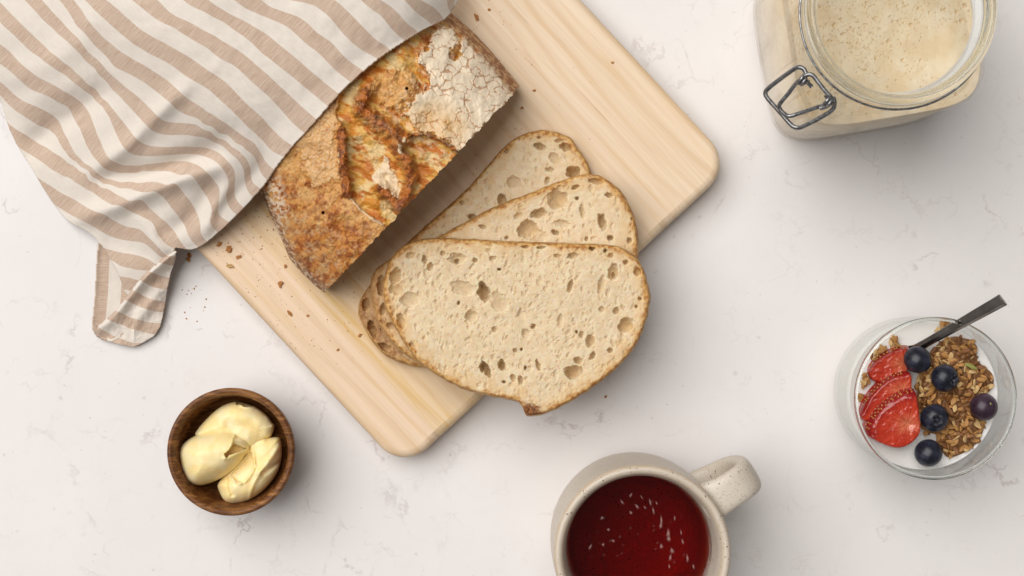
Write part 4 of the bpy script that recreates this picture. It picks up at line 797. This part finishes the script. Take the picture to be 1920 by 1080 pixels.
while len(placed) < 290 and tries < 9000:
    tries += 1; p = np.array([random.uniform(ab0[0], ab1[0]), random.uniform(ab0[1], ab1[1])]); sd = poly_sd(np.array([p[0]]), np.array([p[1]]), gol[::4])[0][0]
    if sd < 1.0: continue
    if any((p[0]-q[0])**2+(p[1]-q[1])**2 < 4.2**2 for q in placed[-230:]): continue
    lay = random.random(); z = YZ+.0012+.0052*float(sstep(0, 24, np.array(sd)))+lay*.0018; placed.append(p)
    cls = random.choices((0, 1, 2), (.34, .46, .20))[0] if lay > .35 else random.choices((1, 2), (.5, .5))[0]
    flake(gran, p[0], p[1], z, random.uniform(.0017, .0028), random.gauss(0, .6), random.gauss(0, .35), random.uniform(0, 6.28), cls)
o = bpy.data.objects.new('green_seed', oat_mesh(77, MT['pepita'], 1.1)); COL.objects.link(o); o.parent = gran; o.matrix_parent_inverse = Matrix.Translation(-gran.location)
q = Z7([(778,434)])[0]; o.matrix_basis = Matrix.Translation(PV(q[0], q[1], YZ+.0105)) @ Matrix.Rotation(-.45, 4, 'Z') @ Matrix.Diagonal((.0034, .0022, .003, 1))
for (lst, lab) in ((((378,300),(368,318),(392,322),(384,292)), 'small oat cluster behind the rear strawberry slice on bare yogurt'), (((322,335),(305,352),(285,368),(268,384)), 'oat crumbs along the glass beside the rear strawberry slice'),
                   (((228,480),(240,495),(222,512),(236,520),(215,530),(198,592)), 'oat cluster left of the middle strawberry slice by the glass'), (((612,240),(630,228),(642,212),(660,222),(622,210)), 'oat cluster under the spoon by the glass rim')):
    pz = [Z7([a])[0] for a in lst]; t_ = thing('granola_cluster', PV(pz[0][0], pz[0][1], YZ), lab, 'granola', 'loose granola clusters on the yogurt')
    for a in pz:
        for k in range(3): flake(t_, a[0]+random.uniform(-3.5, 3.5), a[1]+random.uniform(-3.5, 3.5), YZ+.0016+.0008*k, random.uniform(.0015, .0024), random.gauss(0, .4), random.gauss(0, .3), random.uniform(0, 6.28), random.choice((0, 1, 1)))

# spoon: flat handle leaning on the rim, bowl sunk in the yogurt
A0 = PV(1728, 648, YZ+.006); A1 = PV(1881, 562, .0995); dirv = (A1-A0).normalized(); sidev = dirv.cross(Vector((0, 0, 1))).normalized(); nv = sidev.cross(dirv)
bm = bmesh.new(); secs = [(-.045, .002, .0012), (-.041, .010, .0014), (-.032, .0150, .0015), (-.022, .0150, .0015), (-.012, .010, .0016), (-.004, .0048, .0022), (.006, .0046, .0022), (.020, .0052, .0021), (.040, .0062, .0020), (.056, .0068, .0019), ((A1-A0).length-.0010, .0072, .0018), ((A1-A0).length, .0066, .0013)]
prev = None
for s, w, th in secs:
    c0 = A0+dirv*s
    ring = [bm.verts.new(c0+sidev*a*w/2+nv*b*th/2) for a, b in ((-1, -.7), (-.5, -1), (.5, -1), (1, -.7), (1, .25), (.55, .92), (-.15, 1.0), (-1, .25))]
    if prev: [bm.faces.new((prev[i], prev[(i+1) % 8], ring[(i+1) % 8], ring[i])) for i in range(8)]
    else: bm.faces.new(ring)
    prev = ring
bm.faces.new(prev[::-1])
me = bm_mesh('spoon', bm, False); tag(link('spoon', me, MT['steel']), 'dark steel spoon with its flat handle leaning on the glass rim', 'spoon')

# ------------------------------------------------------------------ mug and tea
mc = P(1205, 1039, .090); MX, MY = mc[0], mc[1]; TZ = .066
mug = thing('ceramic_mug', (MX, MY, 0), 'speckled cream stoneware mug of tea cut off by the bottom edge', 'mug')
mp = [(0,.001),(.030,.001),(.0385,.0016),(.0440,.006),(.0468,.016),(.0476,.030),(.0478,.050),(.0476,.070),(.0474,.083),(.0472,.0875),(.0464,.0897),(.0450,.0906),(.0434,.0900),(.0424,.0885),(.0414,.086),(.0404,.080),(.0394,.062),(.0392,.030),(.038,.012),(.030,.007),(0,.006)]
mpo = smooth_open(np.array(mp), 110, 1); me = lathe('body', mpo, 160)
at = me.attributes.new('rim', 'FLOAT', 'POINT'); rv = np.exp(-((np.repeat(mpo[:, 1], 160)-.0885)/.0014)**2)*1.0+.0; at.data.foreach_set('value', rv.astype(np.float32)); 
o = link('body', me, MT['ceramic']); o.parent = mug
ha = math.radians(31); path = smooth_open(np.array([(.0415,.0770),(.050,.0795),(.060,.0805),(.070,.0795),(.0765,.0745),(.0785,.066),(.0780,.052),(.0750,.040),(.0690,.031),(.060,.026),(.052,.0245),(.0435,.024)]), 60, 2)
tg = np.gradient(path, axis=0); tg /= np.linalg.norm(tg, axis=1)[:, None]; nn_ = np.stack([-tg[:, 1], tg[:, 0]], 1); V = []
for i, (p, nv_) in enumerate(zip(path, nn_)):
    hw = .0095+.0020*math.exp(-((i-0)/6)**2)+.0012*math.exp(-((i-59)/6)**2); ht = .0042
    for a in np.linspace(0, 2*np.pi, 28, endpoint=False):
        ca, sa = math.cos(a), math.sin(a); w = hw*math.copysign(abs(ca)**.55, ca); h = ht*math.copysign(abs(sa)**.75, sa)
        V.append((.0415+(p[0]-.0415)*.82+nv_[0]*h, w+.0034, p[1]+nv_[1]*h))
V = np.array(V); R_ = np.array([[math.cos(ha), -math.sin(ha), 0], [math.sin(ha), math.cos(ha), 0], [0, 0, 1]]); V = V @ R_.T
me = mesh_np('handle', V, grid_faces(60, 28, True)); me.attributes.new('rim', 'FLOAT', 'POINT'); o = link('handle', me, MT['ceramic']); o.parent = mug
Mf = Mat('tea_glint_paint', Roughness=.35); Mf.set('Base Color', (.62, .36, .33)); Mf.set('Alpha', Mf.math('MULTIPLY', Mf.math('POWER', Mf.attr('soft'), 1.2), .55)); Mf.set('Base Color', (.55, .36, .33)); MT['glint'] = Mf.m
tp = [(0,.0057),(.0302,.0067),(.0383,.0118),(.0394,.030),(.0396,.050),(.0398,TZ+.0009),(.0392,TZ+.0003),(.038,TZ),(.02,TZ),(0,TZ)]
MTt = Mat('x'); bpy.data.materials.remove(MTt.m)
tea = thing('tea', (MX, MY, TZ), 'dark red tea filling the mug, with pale painted-on reflections', 'tea')
me = lathe('liquid', np.array([(a, b-TZ) for a, b in tp]), 128); o = link('liquid', me, MT['clear_tea']); o.parent = tea
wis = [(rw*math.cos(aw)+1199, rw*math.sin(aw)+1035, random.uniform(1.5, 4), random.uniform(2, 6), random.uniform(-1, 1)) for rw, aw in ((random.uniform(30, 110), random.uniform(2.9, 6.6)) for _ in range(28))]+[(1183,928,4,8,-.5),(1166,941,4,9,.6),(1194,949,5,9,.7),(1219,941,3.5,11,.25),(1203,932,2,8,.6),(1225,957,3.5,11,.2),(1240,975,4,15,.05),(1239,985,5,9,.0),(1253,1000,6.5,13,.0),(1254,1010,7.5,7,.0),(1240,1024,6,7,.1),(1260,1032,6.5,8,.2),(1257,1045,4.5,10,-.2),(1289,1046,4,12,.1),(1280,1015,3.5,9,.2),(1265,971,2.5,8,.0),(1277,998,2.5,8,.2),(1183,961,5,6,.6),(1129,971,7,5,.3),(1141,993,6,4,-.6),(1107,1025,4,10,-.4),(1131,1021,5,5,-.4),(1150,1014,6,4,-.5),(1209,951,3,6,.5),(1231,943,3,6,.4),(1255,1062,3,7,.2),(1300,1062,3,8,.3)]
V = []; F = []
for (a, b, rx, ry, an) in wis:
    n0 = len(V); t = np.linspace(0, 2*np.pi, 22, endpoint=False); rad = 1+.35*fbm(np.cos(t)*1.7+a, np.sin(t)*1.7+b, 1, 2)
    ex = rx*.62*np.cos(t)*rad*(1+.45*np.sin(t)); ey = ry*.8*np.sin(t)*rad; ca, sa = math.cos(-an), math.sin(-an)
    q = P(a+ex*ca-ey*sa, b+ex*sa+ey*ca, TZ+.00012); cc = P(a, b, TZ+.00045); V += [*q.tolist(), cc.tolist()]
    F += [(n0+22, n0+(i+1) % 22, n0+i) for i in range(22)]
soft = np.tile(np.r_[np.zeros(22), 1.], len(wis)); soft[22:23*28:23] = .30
me = mesh_np('painted_glints', np.array(V)-np.array([MX, MY, TZ]), np.array(F), attrs={'soft': soft}); o = link('painted_glints', me, MT['glint']); o.parent = tea; o['kind'] = 'stuff'  # pale translucent patches that paint reflections onto the tea surface

# ------------------------------------------------------------------ crumbs
def crumb_mesh(i, mat):
    r_ = random.Random(i); bm = bmesh.new(); bmesh.ops.create_icosphere(bm, subdivisions=2, radius=1); k = [Vector((r_.uniform(-1, 1), r_.uniform(-1, 1), r_.uniform(-1, 1))).normalized() for _ in range(7)]
    for v in bm.verts:
        f = 1+sum(.28*max(0, v.co.dot(q)-.45)*(1 if j % 2 else -1.3) for j, q in enumerate(k)); v.co *= f*r_.uniform(.52, 1.28)
    me = bm_mesh('crust_crumb', bm, False); me.materials.append(mat); return me
CM = [[crumb_mesh(10*c+i, CRB[c]) for i in range(4)] for c in range(3)]
big = [(525,532,7.5,6.5,1,1),(543,587,3.5,9.5,.6,1),(430,467,7,8,-.8,1),(412,458,8,4.5,.4,1),(447,482,8,3.5,.3,1),(432,499,11,4.5,-.2,2),(353,487,7,4,-.9,0),(355,478,4,7,.2,1),(535,499,4,4,0,1),(675,629,5,4,.3,1),(893,32,5,8,.4,1),(917,18,3,4,.8,1),(1149,117,4,3,.2,0),(1002,170,4.5,3,-.4,1),(979,202,3.5,3.5,0,1),(1136,744,3.6,3.2,0,1),(634,656,4,3,.2,1),(577,592,4,2.5,.4,1)]
LB = {3: 'narrow crust flake lying against the towel hem on the board', 4: 'thin dark crust sliver on the board between towel and loaf', 7: 'narrow amber flake right beside the towel at the board corner', 8: 'small crumb midway between the largest crumb and the loaf', 11: 'dark upright flake at the very top of the board',
    12: 'small crumb near the top right edge of the board', 13: 'small crumb just right of the floury end of the loaf', 14: 'crumb below the floury right end of the loaf', 16: 'lone small crumb between the loaf corner and bottom slices', 17: 'tiny crumb beside the long narrow flake on the board', 0: 'largest roundish crust crumb on the board left of the slices', 1: 'long narrow brown crust flake on the board below the loaf', 2: 'pointed brown crust flake on the board near the towel hem', 5: 'wide pale yellow crust flake near the left board edge', 6: 'amber crust flake on the table against the towel and board', 9: 'small orange crust crumb beside the dark bottom slice', 10: 'brown crust flake near the top of the frame right of the loaf', 15: 'lone brown crumb on the table below the overhanging top slice'}
def on(px, py): return float(board_z(np.array(px), np.array(py)))
for i, (a, b, rx, ry, an, c) in enumerate(big):
    z = on(a, b); s = PX*(H-z)/H; h = min(rx, ry)*s*.38
    o = bpy.data.objects.new('crust_crumb', random.choice(CM[c])); COL.objects.link(o); o.location = PV(a, b, z+h*.8); o.scale = (rx*s*.85, ry*s*.85, h); o.rotation_euler = (0, 0, an)
    tag(o, LB.get(i, 'small toasted bread crumb scattered on the cutting board'), 'crumb', 'bread crumbs scattered round the loaf')
V = []; F = []
def scatter(x0, y0, x1, y1, n, s0, s1, keep=lambda a, b: True):
    k = 0
    while k < n:
        a, b = random.uniform(x0, x1), random.uniform(y0, y1)
        if not keep(a, b): k += .05; continue
        k += 1; r = random.uniform(s0, s1)*PX; z = on(a, b); c0 = P(a, b, z+r*.45); n0 = len(V); q = random.uniform(0, 6)
        for (x, y, w) in ((1, 0, -.45), (-.4, .8, -.45), (-.5, -.8, -.45), (.1, .2, .7)): V.append((c0+np.array([x*math.cos(q)-y*math.sin(q), x*math.sin(q)+y*math.cos(q), w])*r*np.array([1, 1, .9])).tolist())
        F.extend([(n0, n0+1, n0+3), (n0+1, n0+2, n0+3), (n0+2, n0, n0+3), (n0, n0+2, n0+1)])
def offloaf(a, b): return loafF(np.array([float(a)]), np.array([float(b)]))[0] < .001
scatter(395, 395, 520, 480, 60, .8, 2.2, lambda a, b: a+b > 850 and offloaf(a, b)); scatter(420, 470, 700, 680, 46, .7, 1.8, lambda a, b: on(a, b) > .0199 and offloaf(a, b)); scatter(620, 520, 700, 640, 14, .7, 2)
scatter(640, 380, 960, 620, 70, .6, 1.7, lambda a, b: offloaf(a, b) and on(a, b) > .0199); scatter(850, 180, 1010, 330, 30, .6, 1.8, offloaf); scatter(480, 480, 680, 660, 60, .5, 1.3, lambda a, b: on(a, b) > .0199 and offloaf(a, b)); scatter(1000, 760, 1200, 860, 8, .6, 1.5); scatter(325, 520, 400, 605, 14, 1.0, 3.0); scatter(900, 40, 1130, 300, 16, .7, 1.6, offloaf); scatter(600, 640, 900, 800, 10, .6, 1.3); scatter(40, 620, 300, 1060, 5, .8, 1.6); scatter(1130, 640, 1500, 1000, 8, .7, 1.4); scatter(1350, 60, 1450, 500, 5, .6, 1.2); scatter(870, 0, 960, 60, 8, .8, 1.8)
me = mesh_np('crumbs', np.array(V), np.array(F), smooth=False); o = link('crumbs', me, CRB)
me.polygons.foreach_set('material_index', np.repeat(rng.choice(3, len(F)//4, p=[.4, .25, .35]), 4).astype(np.int32)); o['kind'] = 'stuff'; tag(o, 'fine dusting of tiny toasted crumbs on the board and table', 'crumbs')
